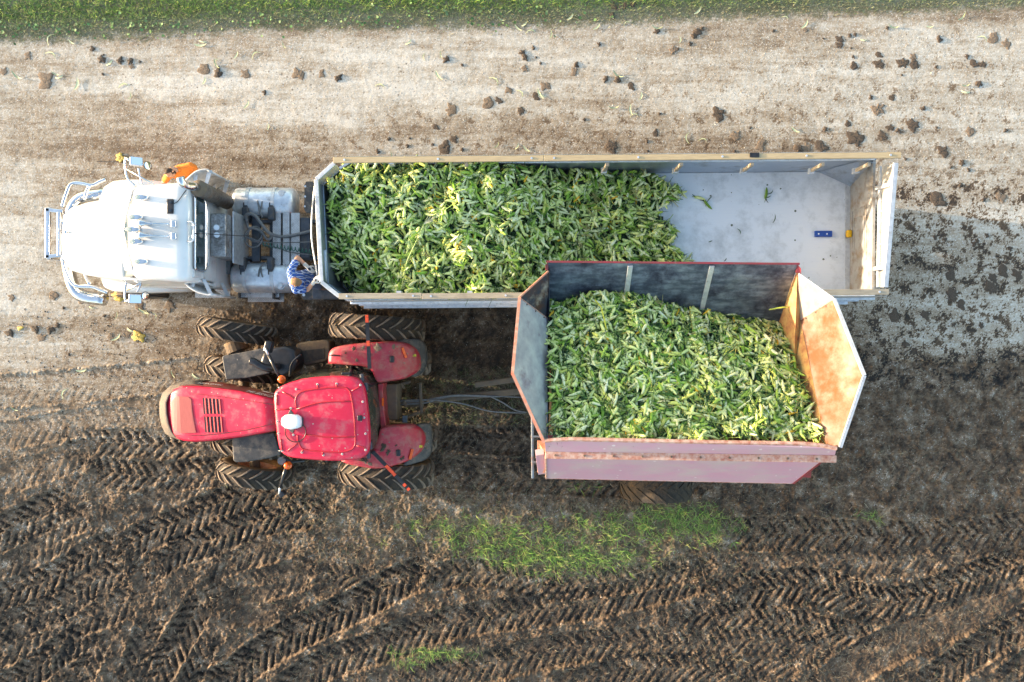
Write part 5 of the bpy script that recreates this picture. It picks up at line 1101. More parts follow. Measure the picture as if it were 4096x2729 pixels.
# ================================================================== high-lift corn wagon
wag = thing('dump_wagon', 'faded red high-lift wagon heaped with corn tipping over the trailer side', 'wagon', (2.9, -1.6, 0))
ZW = lambda X_, Y_, z: W(2000 + X_ / 1.568, 1000 + Y_ / 1.568, z)
NRL, NRR = ZW(300, 78, 3.95), ZW(1868, 92, 3.95)                     # north rim corners
nb = lambda P_, t: Vector((P_.x, P_.y - t, P_.z - t * 1.02))           # down the north wall
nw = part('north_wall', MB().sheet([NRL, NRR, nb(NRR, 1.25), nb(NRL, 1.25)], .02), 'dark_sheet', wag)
part('wall_rim', MB().bar(NRL + Vector((-.02, .01, .01)), NRR + Vector((.02, .01, .01)), .035, .06), 'red_edge', nw)
for (x_, w_, L_) in ((818, .085, 1.25), (1330, .085, 1.25), (1188, .015, 1.25)):
    p = ZW(x_, 85, 3.95); p = Vector((p.x, NRL.y, NRL.z)); n_ = Vector((0, .71, .7)) * (.04 if w_ > .05 else .012)
    q0, q1 = nb(p, .03), nb(p, L_); n_ = Vector((0, -.71, .70)) * (.03 if w_ > .05 else .01)
    part('wall_stiffener', MB().bar(q0 + n_, q1 + n_, w_, .06 if w_ > .05 else .02, up=(0, -.7, .7)), 'alu' if w_ > .05 else 'dark_sheet', nw, bevel=.006)
part('rim_corner', MB().prism([ZW(1868, 92, 3.97), ZW(1888, 118, 3.97), ZW(1888, 150, 3.9), ZW(1858, 140, 3.9)], (0, 0, -.06)), 'red_edge', nw)
part('rim_corner', MB().prism([ZW(300, 78, 3.97), ZW(284, 95, 3.97), ZW(286, 130, 3.9), ZW(303, 122, 3.9)], (0, 0, -.06)), 'red_edge', nw)
# south wall: strip above the ledge, main panel below
SLz, SBz = 4.62, 3.35
RIM = [(280, 1198), (330, 1192), (450, 1187), (1300, 1205), (1900, 1215), (2010, 1225), (2110, 1245)]
led = [(283, 1278), (2100, 1303)]
rim3 = [ZW(a, b, 4.95) for a, b in RIM]; l0, l1 = ZW(*led[0], SLz), ZW(*led[1], SLz)
part('south_wall_top', MB().prism([*rim3, ZW(2100, 1290, SLz), ZW(285, 1268, SLz)], (0, .02, -.01)), 'pink', wag)
part('wall_rim', MB().tube(rim3, .035, 6), 'rust_edge', wag)
sp0, sp1, sp2, sp3 = ZW(287, 1290, 4.55), ZW(2025, 1318, 4.55), ZW(1840, 1462, SBz), ZW(290, 1430, SBz)
sw = part('south_wall', MB().sheet([sp0, sp1, sp2, sp3], .02), 'pink', wag)
lg = part('ledge', MB().bar(l0 + Vector((0, -.02, 0)), l1 + Vector((.02, -.02, 0)), .12, .05), 'rust_edge', wag, bevel=.006)
for k in range(10):
    p = l0.lerp(l1, (k + .35) / 10) + Vector((0, -.02, .025)); part('ledge_bolt', MB().cyl(p, p + Vector((0, 0, .014)), .018, 8), 'chassis', lg)
part('bottom_lip', MB().bar(sp3, sp2, .03, .03), 'rust_edge', sw); part('end_lip', MB().bar(sp1, sp2, .035, .04), 'red_edge', sw); part('end_lip', MB().bar(sp0, sp3, .03, .05), 'rust_edge', sw)
# end panels, each in a corner facet and a main facet
def endp(pts, mat_tri, mat_main, rim_m):
    A, Mi, B, Cc, D, Bs = pts
    t = part('end_panel', MB().sheet([A, Mi, B], .02), mat_tri, wag)
    mb = MB(); mb.sheet([Mi, B, Cc], .02); 
    mm = part('end_panel', MB().add([Mi, B, Cc, D, Bs] + [p + Vector((0, 0, -.02)) for p in (Mi, B, Cc, D, Bs)], [(0, 1, 2), (0, 2, 4), (2, 3, 4), (5, 7, 6), (5, 9, 7), (7, 9, 8), (0, 5, 6, 1), (1, 6, 7, 2), (2, 7, 8, 3), (3, 8, 9, 4), (4, 9, 5, 0)]), mat_main, wag)
    up_ = Vector((0, 0, .01))
    part('panel_rim', MB().tube([A + up_, B + up_], .018, 6).bar(B + up_, Cc + up_, .05, .04).bar(Cc + up_, D + up_, .05, .04), rim_m, mm)
    part('panel_seam', MB().tube([Mi + up_, B + up_], .009, 5), 'rust_edge', mm)
    for k in range(3): p = Mi.lerp(B, .15 + .3 * k) + Vector((0, -.03, .02)); part('rivet', MB().cyl(p, p + Vector((0, 0, .012)), .014, 8), 'chassis', mm)
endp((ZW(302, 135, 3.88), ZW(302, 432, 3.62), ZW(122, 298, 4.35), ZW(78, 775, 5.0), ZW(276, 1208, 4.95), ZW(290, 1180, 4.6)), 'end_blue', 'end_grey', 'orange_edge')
endp((ZW(1872, 150, 3.88), ZW(1886, 438, 3.62), ZW(2095, 308, 4.35), ZW(2284, 788, 5.0), ZW(2132, 1238, 4.95), ZW(2045, 1215, 4.75)), 'rust_tri', 'rust_pale', 'alu_pale')
# lower end walls
lwL = [ZW(302, 100, 3.86), ZW(302, 432, 3.60), ZW(292, 1180, 4.58), Vector((.62, -1.85, 3.6)), Vector((.66, -1.9, 3.0)), Vector((.70, .2, 2.7))]
lwR = [ZW(1866, 120, 3.86), ZW(1886, 438, 3.60), ZW(2045, 1215, 4.73), Vector((5.0, -2.2, 3.3)), Vector((4.95, -1.9, 3.0)), Vector((4.92, .2, 2.7))]
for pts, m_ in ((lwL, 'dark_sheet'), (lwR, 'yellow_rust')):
    mb = MB(); b_ = [Vector(p) for p in pts]; c_ = sum(b_, Vector()) / 6; mb.v = b_ + [c_]; mb.f = [(i, (i + 1) % 6, 6) for i in range(6)]
    q = part('end_wall', mb, m_, wag); q.modifiers.new('s', 'SOLIDIFY').thickness = .02
part('floor_pan', MB().sheet([nb(NRL, 1.22), nb(NRR, 1.22), Vector((4.95, -1.9, 2.95)), Vector((.65, -1.9, 2.95))], .03).sheet([Vector((.65, -1.9, 2.95)), Vector((4.95, -1.9, 2.95)), Vector((4.98, -2.45, 3.35)), Vector((.6, -2.45, 3.35))], .03), 'chassis', wag)
part('corner_bracket', MB().prism([ZW(300, 1160, 4.75), ZW(370, 1165, 4.7), ZW(372, 1185, 4.7), ZW(300, 1188, 4.75)], (0, 0, -.05)), 'red_edge', wag)
part('corner_plate', MB().prism([ZW(1955, 1378, 3.3), ZW(1950, 1430, 3.1), ZW(1880, 1425, 3.1), ZW(1900, 1400, 3.2)], (0, 0, -.1)), 'red_edge', wag)
part('flange', MB().prism([ZW(235, 1195, 4.3), ZW(285, 1205, 4.3), ZW(290, 1290, 4.3), ZW(285, 1398, 3.6), ZW(235, 1395, 3.6)], (0, 0, -.05)), 'orange_edge', wag)
part('end_post', MB().bar(ZW(248, 1268, 4.4), ZW(262, 1390, 3.5), .14, .1), 'pink', wag)
ld = part('ladder_rail', MB().bar(ZW(203, 1040, 3.2), ZW(205, 1430, 3.0), .05, .08), 'grey_bar', wag, bevel=.01)
part('ladder_rung', MB().bar(ZW(205, 1170, 3.2), ZW(280, 1172, 3.2), .03, .03), 'grey_bar', ld); part('ladder_rung', MB().bar(ZW(205, 1330, 3.1), ZW(280, 1330, 3.1), .03, .03), 'grey_bar', ld)
# chassis, lift arms, wheels, drawbar
cb = MB()
for yy in (-1.5, -2.3): cb.box((2.9, yy, .95), (4.4, .14, .22))
for xx in (.8, 2.9, 5.0): cb.box((xx, -1.9, .95), (.14, 1.0, .2))
part('wagon_frame', cb, 'chassis', wag, bevel=.01)
arms = MB()
for xx in (1.0, 4.8): arms.bar((xx, -2.1, 1.0), (xx, -1.2, 2.85), .12, .12).bar((xx, -1.5, 1.0), (xx, .2, 2.6), .10, .10)
part('lift_arm', arms, 'chassis', wag, bevel=.01)
part('lift_cylinder', MB().cyl((1.25, -1.7, 1.0), (1.25, -1.0, 2.7), .06).cyl((4.55, -1.7, 1.0), (4.55, -1.0, 2.7), .06), 'chrome', wag, smooth=True)
for (x_, y_) in ((3.05, -3.02), (3.05, -.86)):
    tyre(wag, (x_, y_, .76), (0, 1, 0), .76, .62, 18, fwd=-1, lugh=.025, m_lug='carcass')
part('axle', MB().cyl((3.05, -3.0, .76), (3.05, -.9, .76), .09), 'chassis', wag)
db = MB().bar(W(1720, 1600, .6), W(2130, 1560, .75), .14, .16).bar(W(1900, 1540, .72), W(2190, 1500, .8), .12, .14).bar(W(2100, 1560, .8), (.8, -1.5, .95), .12, .14).bar(W(2100, 1600, .8), (.8, -2.3, .95), .12, .14)
part('drawbar', db, 'chassis', wag, bevel=.02)
hs = MB()
for pts in (((1590, 1607), (1680, 1605), (1800, 1583), (1900, 1582), (2100, 1590)), ((1600, 1618), (1700, 1612), (1760, 1595), (1830, 1584), (2000, 1588)), ((1590, 1603), (1720, 1600), (1850, 1615), (1960, 1645), (2100, 1652)), ((1960, 1585), (2010, 1610), (2060, 1640), (2110, 1650))):
    hs.tube(curve([W(a, b, .95 - .05 * i) for i, (a, b) in enumerate(pts)], 6), .016, 6)
part('hydraulic_hose', hs, 'hose', wag, smooth=True)

# ================================================================== corn
def ear_proto():
    ns = 8; ts = [0, .05, .2, .42, .65, .83, .94, 1.0]; rs = [.42, .80, 1.0, 1.0, .86, .58, .30, .03]; v = []; shade = []; tt = []
    for i, (t, r) in enumerate(zip(ts, rs)):
        for k in range(ns):
            a = 2 * PI * k / ns; v.append((t - .5, math.cos(a) * r, math.sin(a) * r)); shade.append(k); tt.append(t)
    f = [(i * ns + k, i * ns + (k + 1) % ns, (i + 1) * ns + (k + 1) % ns, (i + 1) * ns + k) for i in range(len(ts) - 1) for k in range(ns)]
    return np.array(v), np.array(f), np.array(shade), np.array(tt)
EV, EF, ES, ET = ear_proto()
BASES = np.array([(.78, .84, .33), (.44, .60, .10), (.90, .90, .52), (.20, .36, .04), (.70, .72, .18), (.85, .46, .03)])
def ear_arrays(n, kind, L=None):
    """n ears lying along x: vertices (n, nv, 3) and colours; kind 0-4 husk tones, 5 bare cob"""
    L = rng.normal(.25, .03, n) if L is None else L; r = rng.uniform(.023, .031, n) * np.where(kind == 5, .72, 1); L = np.where(kind == 5, L * .7, L)
    v = np.repeat(EV[None], n, 0).copy(); v[..., 0] *= L[:, None]; v[..., 1:] *= r[:, None, None]
    bend = rng.normal(0, .012, n); v[..., 1] += bend[:, None] * (EV[None, :, 0] * 2) ** 2
    v[..., 1:] *= 1 + rng.normal(0, .06, (n, len(EV), 1))
    c = BASES[kind][:, None, :] * (1 + rng.normal(0, .10, (n, 1, 1)))
    st = rng.random((n, 8))[:, ES]; t = ET[None, :]
    c = c * (.80 + .35 * st[..., None]); green = np.array((.20, .36, .07)); g = np.clip((t - .55) * 1.2, 0, 1) * rng.random((n, 1)) * (kind != 5)[:, None]
    c = c * (1 - g[..., None] * .4) + green * g[..., None] * .4
    base = (t < .12) * (kind != 5)[:, None]; c = np.where(base[..., None], c * .6 + np.array((.30, .36, .10)) * .4, c)
    br = (t > .97) * (rng.random((n, 1)) < .5); c = np.where(br[..., None], np.array((.16, .08, .03)), c)
    return v, np.clip(c, .01, .9)
def place(v, pos, yaw, tilt, roll):
    cr, sr = np.cos(roll)[:, None], np.sin(roll)[:, None]; x, y, z = v[..., 0], v[..., 1] * cr - v[..., 2] * sr, v[..., 1] * sr + v[..., 2] * cr
    ct, st = np.cos(tilt)[:, None], np.sin(tilt)[:, None]; x, z = x * ct - z * st, x * st + z * ct
    cy, sy = np.cos(yaw)[:, None], np.sin(yaw)[:, None]; x, y = x * cy - y * sy, x * sy + y * cy
    return np.stack([x + pos[:, None, 0], y + pos[:, None, 1], z + pos[:, None, 2]], -1)
def leaf_arrays(n, Lr=(.14, .45), wr=(.008, .020), cols=None):
    K = 5; t = np.linspace(0, 1, K); L = rng.uniform(*Lr, n); w = rng.uniform(*wr, n); cur = rng.normal(0, .6, n); dr = rng.normal(0, .5, n)
    x = (t[None] - .5) * L[:, None]; y0 = cur[:, None] * L[:, None] * (t[None] - .5) ** 2; z0 = dr[:, None] * L[:, None] * (t[None] - .5) ** 2
    ww = w[:, None] * np.sin(np.clip(t[None] * .92 + .1, 0, 1) * PI) ** .6; rows = []
    for s in (-1, 0, 1): rows.append(np.stack([x, y0 + s * ww * .5, z0 + abs(s) * ww * .22], -1))
    v = np.stack(rows, 2).reshape(n, K * 3, 3)
    f = []
    for k in range(K - 1):
        for s in range(2): f.append((k * 3 + s, k * 3 + s + 1, (k + 1) * 3 + s + 1, (k + 1) * 3 + s))
    base = cols if cols is not None else np.array([(.018, .055, .022), (.03, .085, .025), (.06, .15, .03), (.015, .045, .025), (.20, .30, .07), (.025, .07, .018)])
    c = base[rng.integers(0, len(base), n)][:, None, :] * (1 + rng.normal(0, .15, (n, 1, 1))); c = np.repeat(c, K * 3, 1); c[:, 1::3] *= 1.25
    return v, np.array(f), np.clip(c, .01, .8)
def stick_arrays(n, Lr, r, base):
    L = rng.uniform(*Lr, n); rr = rng.uniform(.6, 1.2, n) * r; v = []
    for t in (-.5, .5):
        for k in range(4): a = k * PI / 2; v.append((t, math.cos(a), math.sin(a)))
    v = np.repeat(np.array(v)[None], n, 0); v[..., 0] *= L[:, None]; v[..., 1:] *= rr[:, None, None]
    f = np.array([(k, (k + 1) % 4, 4 + (k + 1) % 4, 4 + k) for k in range(4)]); b = np.array(base)
    c = np.repeat(b[rng.integers(0, len(b), n)][:, None, :] * (1 + rng.normal(0, .12, (n, 1, 1))), 8, 1); return v, f, np.clip(c, .01, .9)
class Acc:
    def __init__(s): s.V = []; s.F = []; s.C = []; s.n = 0
    def add(s, v, f, c):
        n, k = v.shape[:2]; s.V.append(v.reshape(-1, 3)); s.C.append(np.broadcast_to(c, v.shape).reshape(-1, 3)); s.F.append(((np.arange(n) * k)[:, None, None] + f[None]).reshape(-1, 4) + s.n); s.n += n * k
    def build(s, name, label, cat):
        o = np_mesh(name, np.concatenate(s.V), np.concatenate(s.F), [], M['corn'], np.concatenate(s.C)); return tag(o, label, cat, kind='stuff')
# heap surfaces
def z_trailer(x, y):
    h = np.interp(x, [-3.6, -2.6, -1.2, -.2, .35, .9, 1.6, 2.7, 3.4, 3.8], [2.66, 2.84, 2.90, 2.82, 2.55, 2.22, 2.05, 1.88, 1.68, 1.62])
    h = h - .55 * np.exp(-(((x + 3.1) / .8) ** 2 + ((y - 1.0) / .6) ** 2)) - .10 * np.exp(-((y - .9) / .3) ** 2) + .07 * samp(T3, x, y, 3.)
    return np.maximum(h, 1.62)
def in_trailer(x, y):
    yo = .0087 * x; ed = 3.28 + .22 * np.sin(y * 4.1 + 1) + .16 * np.sin(y * 9.) - .45 * sst(2.75, 3.4, y) - .35 * (1 - sst(1.1, 1.6, y))
    fr_x = np.where(y > 3.0, -3.46 + (y - 3.0) * .95, np.where(y < 1.2, -3.42 + (1.2 - y) * .95, -3.46))
    return (x < ed) & (x > fr_x + .05) & (y < 3.32 + yo) & (y > .87 + yo)
def z_wagon(x, y):
    yt = np.interp(x, [.6, 1.1, 1.6, 2.2, 3.0, 3.6, 4.9], [.74, .80, .90, .86, .66, .56, .40]); zt = 3.95 - (1.357 - yt) * 1.02
    t = np.clip((yt - y) / (yt + 1.6), 0, 1.05); return zt + (4.64 - zt) * t + .14 * np.sin(np.clip(t, 0, 1) * PI) + .05 * samp(T3, x, y, 3., .3, .3)
def in_wagon(x, y):
    yt = np.interp(x, [.6, 1.1, 1.6, 2.2, 3.0, 3.6, 4.9], [.74, .80, .90, .86, .66, .56, .40])
    xr_ = np.interp(y, [-1.7, -.6, .2, .8], [5.06, 4.98, 4.95, 4.95]); return (x > .66) & (x < xr_) & (y < yt) & (y > -1.60)
KP = np.array([.40, .18, .24, .07, .085, .025])
def heap(name, label, zf, inside, xr_, yr_, n, nl, nst, ntas, dens_edge=None):
    A = Acc()
    # dark green sheet below the loose ears, closing the gaps
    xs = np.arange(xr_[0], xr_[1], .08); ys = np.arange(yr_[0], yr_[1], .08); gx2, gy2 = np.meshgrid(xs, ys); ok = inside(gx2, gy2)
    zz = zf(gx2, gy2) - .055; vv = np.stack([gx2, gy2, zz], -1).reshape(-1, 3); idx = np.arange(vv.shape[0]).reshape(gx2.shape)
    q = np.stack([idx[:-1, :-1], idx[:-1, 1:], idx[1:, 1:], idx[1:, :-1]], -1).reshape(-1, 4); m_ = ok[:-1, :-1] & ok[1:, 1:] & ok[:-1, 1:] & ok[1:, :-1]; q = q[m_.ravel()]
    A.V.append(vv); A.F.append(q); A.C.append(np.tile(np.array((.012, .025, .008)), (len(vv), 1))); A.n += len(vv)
    def slope(x, y): e = .06; return (zf(x + e, y) - zf(x - e, y)) / (2 * e), (zf(x, y + e) - zf(x, y - e)) / (2 * e)
    def scatter(k, zlo, zhi, tl):
        x, y = pick(k, *xr_, *yr_); ok = inside(x, y); x, y = x[ok], y[ok]; k = len(x); yaw = rng.uniform(0, 2 * PI, k); sx, sy = slope(x, y)
        tilt = np.arctan(sx * np.cos(yaw) + sy * np.sin(yaw)) + rng.normal(0, tl, k); return x, y, zf(x, y) + rng.uniform(zlo, zhi, k), yaw, tilt
    x, y, z, yaw, tl = scatter(n, -.03, .045, .17); k = len(x); kd = rng.choice(6, k, p=KP); v, c = ear_arrays(k, kd); A.add(place(v, np.stack([x, y, z], -1), yaw, tl, rng.uniform(0, 6.28, k)), EF, c)
    x, y, z, yaw, tl = scatter(nl, -.03, .06, .30); k = len(x); v, f, c = leaf_arrays(k); A.add(place(v, np.stack([x, y, z], -1), yaw, tl, rng.normal(0, .6, k)), f, c)
    x, y, z, yaw, tl = scatter(nst, .0, .05, .2); k = len(x); v, f, c = stick_arrays(k, (.12, .40), .007, [(.30, .42, .12), (.46, .54, .22), (.20, .32, .08), (.52, .44, .12)]); A.add(place(v, np.stack([x, y, z], -1), yaw, tl, np.zeros(k)), f, c)
    for _ in range(ntas):
        x, y, z, yaw, tl = scatter(30, .05, .07, .1); x, y, z = x[:1], y[:1], z[:1]; kk = 9; v, f, c = stick_arrays(kk, (.16, .26), .0035, [(.62, .50, .20), (.50, .46, .22)]); v[..., 0] += (v[..., 0].max(1) )[:, None]
        A.add(place(v, np.repeat(np.stack([x, y, z], -1), kk, 0), yaw[0] + rng.normal(0, .35, kk), rng.uniform(-.05, .25, kk), np.zeros(kk)), f, c)
    o = A.build(name, label, 'corn heap'); return scatter
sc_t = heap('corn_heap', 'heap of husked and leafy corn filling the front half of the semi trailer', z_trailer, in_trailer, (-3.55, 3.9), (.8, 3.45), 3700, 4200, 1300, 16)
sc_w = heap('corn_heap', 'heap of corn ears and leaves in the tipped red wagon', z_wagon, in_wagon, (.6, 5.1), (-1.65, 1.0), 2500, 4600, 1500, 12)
# single ears lying on top, each an object of its own
RANK = []
ORD = ['first', 'second', 'third', 'fourth', 'fifth', 'sixth', 'seventh', 'eighth', 'ninth', 'tenth', 'eleventh', 'twelfth']
TONE = ['white-green', 'fresh green', 'creamy white', 'deep green', 'yellow-green', 'bare yellow']
protos = {}
for kd in range(6):
    for j in range(3):
        v, c = ear_arrays(1, np.array([kd]), np.array([.24 + .02 * (j - 1)])); v = v[0]; c = c[0]
        o = np_mesh('corn_ear' if kd < 5 else 'corn_cob', v, EF, [], M['corn'], c, smooth=True); C.objects.unlink(o); protos[kd, j] = o
        lv, lf, lc = leaf_arrays(2, (.12, .2), (.012, .022)); lv[..., 0] -= .10
        lo = np_mesh('husk_leaf', lv.reshape(-1, 3), np.concatenate([lf, lf + 15]), [], M['corn'], lc.reshape(-1, 3)); C.objects.unlink(lo); protos[kd, j, 'leaf'] = lo
def put_ear(kd, j, x, y, z, yaw, tilt, label, group, leaf=True):
    src = protos[kd, j]; e = src.copy(); C.objects.link(e); e.location = (x, y, z); e.rotation_euler = (rng.uniform(-.5, .5), -tilt, yaw)
    e['label'] = label; e['category'] = 'corn ear' if kd < 5 else 'corn cob'
    if group: e['group'] = group
    if leaf and kd < 5:
        l_ = protos[kd, j, 'leaf'].copy(); C.objects.link(l_); l_.parent = e
    return e
for (scf, place_, grp, nn_) in ((sc_w, 'on top of the heap in the tipped wagon', 'single ears on the wagon heap', 165), (sc_t, 'on top of the heap in the semi trailer', 'single ears on the trailer heap', 125)):
    x, y, z, yaw, tl = scf(int(nn_ * 2.2), .03, .05, .08); taken = []; cnt = 0
    for i in range(len(x)):
        if cnt >= nn_: break
        if any((x[i] - a) ** 2 + (y[i] - b) ** 2 < .14 ** 2 for a, b in taken): continue
        taken.append((x[i], y[i])); cnt += 1
        kd = int(rng.choice(6, p=[.36, .15, .27, .06, .10, .06])); w_ = 'corn ear' if kd < 5 else 'corn cob'
        if scf is sc_w: cx_ = 'left end' if x[i] < 1.9 else 'right end' if x[i] > 3.8 else 'middle'; cy__ = 'dark-wall side' if y[i] > -.1 else 'pink-wall side' if y[i] < -.95 else 'centre line'; q_ = f'{cy__}, {cx_} of wagon heap'
        else: cx_ = 'front end' if x[i] < -1.7 else 'bare-floor end' if x[i] > 1.2 else 'middle'; cy__ = 'road side' if y[i] > 2.5 else 'tractor side' if y[i] < 1.65 else 'centre line'; q_ = f'{cy__}, {cx_} of trailer heap'
        RANK.append((put_ear(kd, int(rng.integers(0, 3)), x[i], y[i], z[i], yaw[i], tl[i], 'x', f'{TONE[kd]} {w_}s {q_}'), f'{TONE[kd]} {w_}', q_, -y[i] * 1e-3 + x[i]))
FZ = 1.63
for (a, b, yw, kd, lab) in ((2802, 792, -.25, 0, 'upper of two loose ears joined by a leaf on the white trailer floor'), (2832, 822, -.85, 3, 'lower of two loose ears joined by a leaf on the white trailer floor'),
                            (3066, 772, 1.45, 3, 'lone green corn ear with torn leaves mid-floor in the white trailer')):
    p = W(a, b, FZ); put_ear(kd, 1, p.x, p.y, FZ, yw, 0, lab, None)
p = W(2714, 1036, FZ); e = put_ear(5, 0, p.x, p.y, FZ, 1.5, 0, 'small bare yellow cob piece on the white floor beside the wagon rim', None); e.scale = (.5, .9, .7)
def leaf_thing(name, label, px_, py_, z, yaw, L, w, cols, cat, grp=None, rotx=0.):
    v, f, c = leaf_arrays(1, (L, L), (w, w), np.array(cols)); o = np_mesh(name, v[0], f, [], M['corn'], c[0]); o.location = (*W(px_, py_, z).xy, z + .006); o.rotation_euler = (rotx, 0, yaw); o.modifiers.new('s', 'SOLIDIFY').thickness = .003
    return tag(o, label, cat, grp)
DG = [(.03, .09, .05)]
for (a, b, yw, L, lab) in ((3100, 875, 1.35, .19, 'curled grey-green leaf strip in the middle of the white trailer floor'), (2960, 925, -1.1, .14, 'short dark leaf scrap left of the curled strip on the trailer floor'), (2838, 795, .8, .16, 'dark leaf tip between the two joined ears on the trailer floor'),
                           (3085, 772, .7, .15, 'torn dark leaf pointing up-right beside the lone trailer ear'), (3072, 790, .3, .13, 'torn dark leaf below the lone trailer ear'), (2842, 966, .35, .09, 'tiny dark leaf sliver near the heap end on the trailer floor'), (2902, 1040, .9, .09, 'tiny green sliver by the wagon rim on the trailer floor')):
    leaf_thing('leaf_scrap', lab, a, b, FZ, yw, L, .02, DG, 'leaf')
leaf_thing('corn_stalk_leaf', 'yellow-green leaf caught at the north-east corner inside the wagon', 3130, 1230, 3.5, .1, .45, .03, [(.42, .48, .08)], 'leaf')
stk = thing('corn_stalk', 'long pale cornstalk with a tassel lying across the trailer heap', 'cornstalk', W(1660, 930, 3.0))
part('stem', MB().tube([Z5(950, 1340, 2.98), Z5(1000, 1090, 3.02), Z5(1140, 790, 3.05), Z5(1200, 660, 3.03)], [.012, .011, .009, .005], 7), mat('pale_stalk', (.50, .58, .22), (.36, .46, .12), .6, 0, 8), stk, smooth=True)
tm = MB(); 
for i in range(9): a = Z5(1160, 740, 3.05); tm.tube([a, a + Vector((.10 + .1 * R.random(), .05 + .16 * i / 9, .02 * R.random()))], .004, 4)
part('tassel', tm, 'husk_dry', stk)
stk2 = thing('corn_stalk', 'yellow broken cornstalk on the upper left of the wagon heap', 'cornstalk', W(2400, 1300, 4.0))
part('stem', MB().tube([ZW(595, 312, 3.75), ZW(635, 360, 3.85), ZW(655, 440, 3.95), ZW(680, 550, 4.1)], [.014, .013, .013, .010], 7), mat('yellow_stalk', (.62, .62, .06), (.50, .52, .05), .6, 0, 8), stk2, smooth=True)

# ================================================================== mud clods, husk strips, crumbled cobs on the ground
def clod_mesh(seed, flat, ridged, m):
    g = np.random.default_rng(seed); nr, na = 7, 18; v = []; ph = g.uniform(0, 6.28, 8); am = g.uniform(.05, .24, 8)
    for i in range(nr):
        t = i / (nr - 1)
        for k in range(na):
            a = 2 * PI * k / na; R_ = 1 + sum(am[j] * math.sin((j + 1) * a + ph[j]) for j in range(6)) * (.4 + .6 * (1 - t)); rr = R_ * math.cos(t * PI / 2) ** .75 + .001
            h = flat * math.sin(t * PI / 2) ** .8 * (1 + g.normal(0, .12)); x, y = rr * math.cos(a), rr * math.sin(a)
            if ridged and t > .2: h *= .8 + .35 * (math.sin(y * 11 + ph[0]) > 0)
            v.append((x, y, h - .03))
    f = [(i * na + k, i * na + (k + 1) % na, (i + 1) * na + (k + 1) % na, (i + 1) * na + k) for i in range(nr - 1) for k in range(na)]
    o = np_mesh('mud_clod', v, f, [], M[m], smooth=not ridged); C.objects.unlink(o); return o
CL = {}
for s in range(5):
    CL['l', s] = clod_mesh(100 + s, .34, False, 'clod'); CL['f', s] = clod_mesh(200 + s, .11, True, 'clod'); CL['p', s] = clod_mesh(300 + s, .10, s % 2 == 0, 'clod_pale')
CLODS = []
def addc(ox, oy, sc, rows, where):
    for r_ in rows: CLODS.append((ox + r_[0] / sc, oy + r_[1] / sc, r_[2] / sc, r_[3] if len(r_) > 3 else ('f' if r_[2] > 34 else 'l'), where))
addc(0, 0, 1.681, [(190, 375, 26, 'p'), (625, 330, 20), (685, 405, 28), (805, 410, 26), (878, 415, 26), (885, 445, 18, 'p'), (940, 418, 9), (315, 545, 56, 'p'), (25, 480, 24, 'p'), (1375, 465, 42, 'p'), (1470, 495, 34), (1650, 500, 28, 'p'), (2010, 495, 40, 'p'), (2270, 525, 30), (690, 500, 11), (695, 370, 9), (1780, 620, 18), (2160, 495, 22, 'p')], 'on the gravel at the upper left')
addc(1400, 0, 1.681, [(1160, 355, 22), (1178, 385, 24), (1235, 325, 13), (1250, 388, 8), (1280, 425, 12), (650, 400, 26), (755, 438, 13), (1175, 462, 22, 'p'), (1518, 440, 22), (1510, 485, 22, 'p'), (1675, 300, 16), (2062, 215, 22), (2175, 340, 28, 'p'), (2285, 298, 15), (2310, 240, 26), (2340, 215, 22), (1720, 535, 22), (1800, 540, 28), (1890, 585, 24, 'f'), (1070, 605, 24, 'p'), (1005, 680, 24, 'f'), (930, 690, 38, 'p'), (1150, 745, 26, 'f'), (1250, 655, 22, 'f'), (1315, 575, 32, 'p'), (680, 735, 38, 'p')], 'on the gravel at the upper middle')
addc(1400, 0, 1.681, [(640, 985, 42, 'f'), (698, 935, 28, 'f'), (575, 858, 22, 'f'), (555, 975, 11), (400, 930, 9), (258, 938, 14), (385, 980, 16), (185, 1022, 18), (755, 1005, 15), (1575, 803, 11), (2055, 890, 20, 'f'), (1760, 990, 42), (1998, 950, 12), (2000, 1018, 10), (2080, 765, 12)], 'on the tan strip beside the trailer board')
addc(1400, 0, 1.681, [(1770, 40, 26, 'l'), (1812, 50, 20, 'p'), (1852, 30, 30, 'l'), (1898, 28, 24, 'l'), (1762, 98, 22, 'l')], 'in the pile on the grass strip')
addc(2700, 0, 1.686, [(150, 220, 26, 'l'), (125, 245, 22, 'l'), (180, 195, 16), (1108, 265, 26, 'f'), (1112, 305, 22, 'f'), (1205, 440, 27, 'f'), (1200, 385, 12), (1375, 375, 24, 'f'), (1372, 432, 34, 'f'), (1542, 425, 36, 'f'), (1612, 425, 32, 'f'), (1605, 385, 22, 'p'), (2018, 435, 26, 'f'), (2070, 435, 24, 'f'), (1970, 380, 16), (2150, 255, 34, 'p'), (2235, 300, 30, 'p'), (1780, 270, 26), (1180, 240, 14), (1215, 232, 13), (1000, 260, 8), (1185, 325, 8), (880, 205, 14, 'p'), (662, 208, 12), (1432, 188, 13)], 'on the gravel at the upper right')
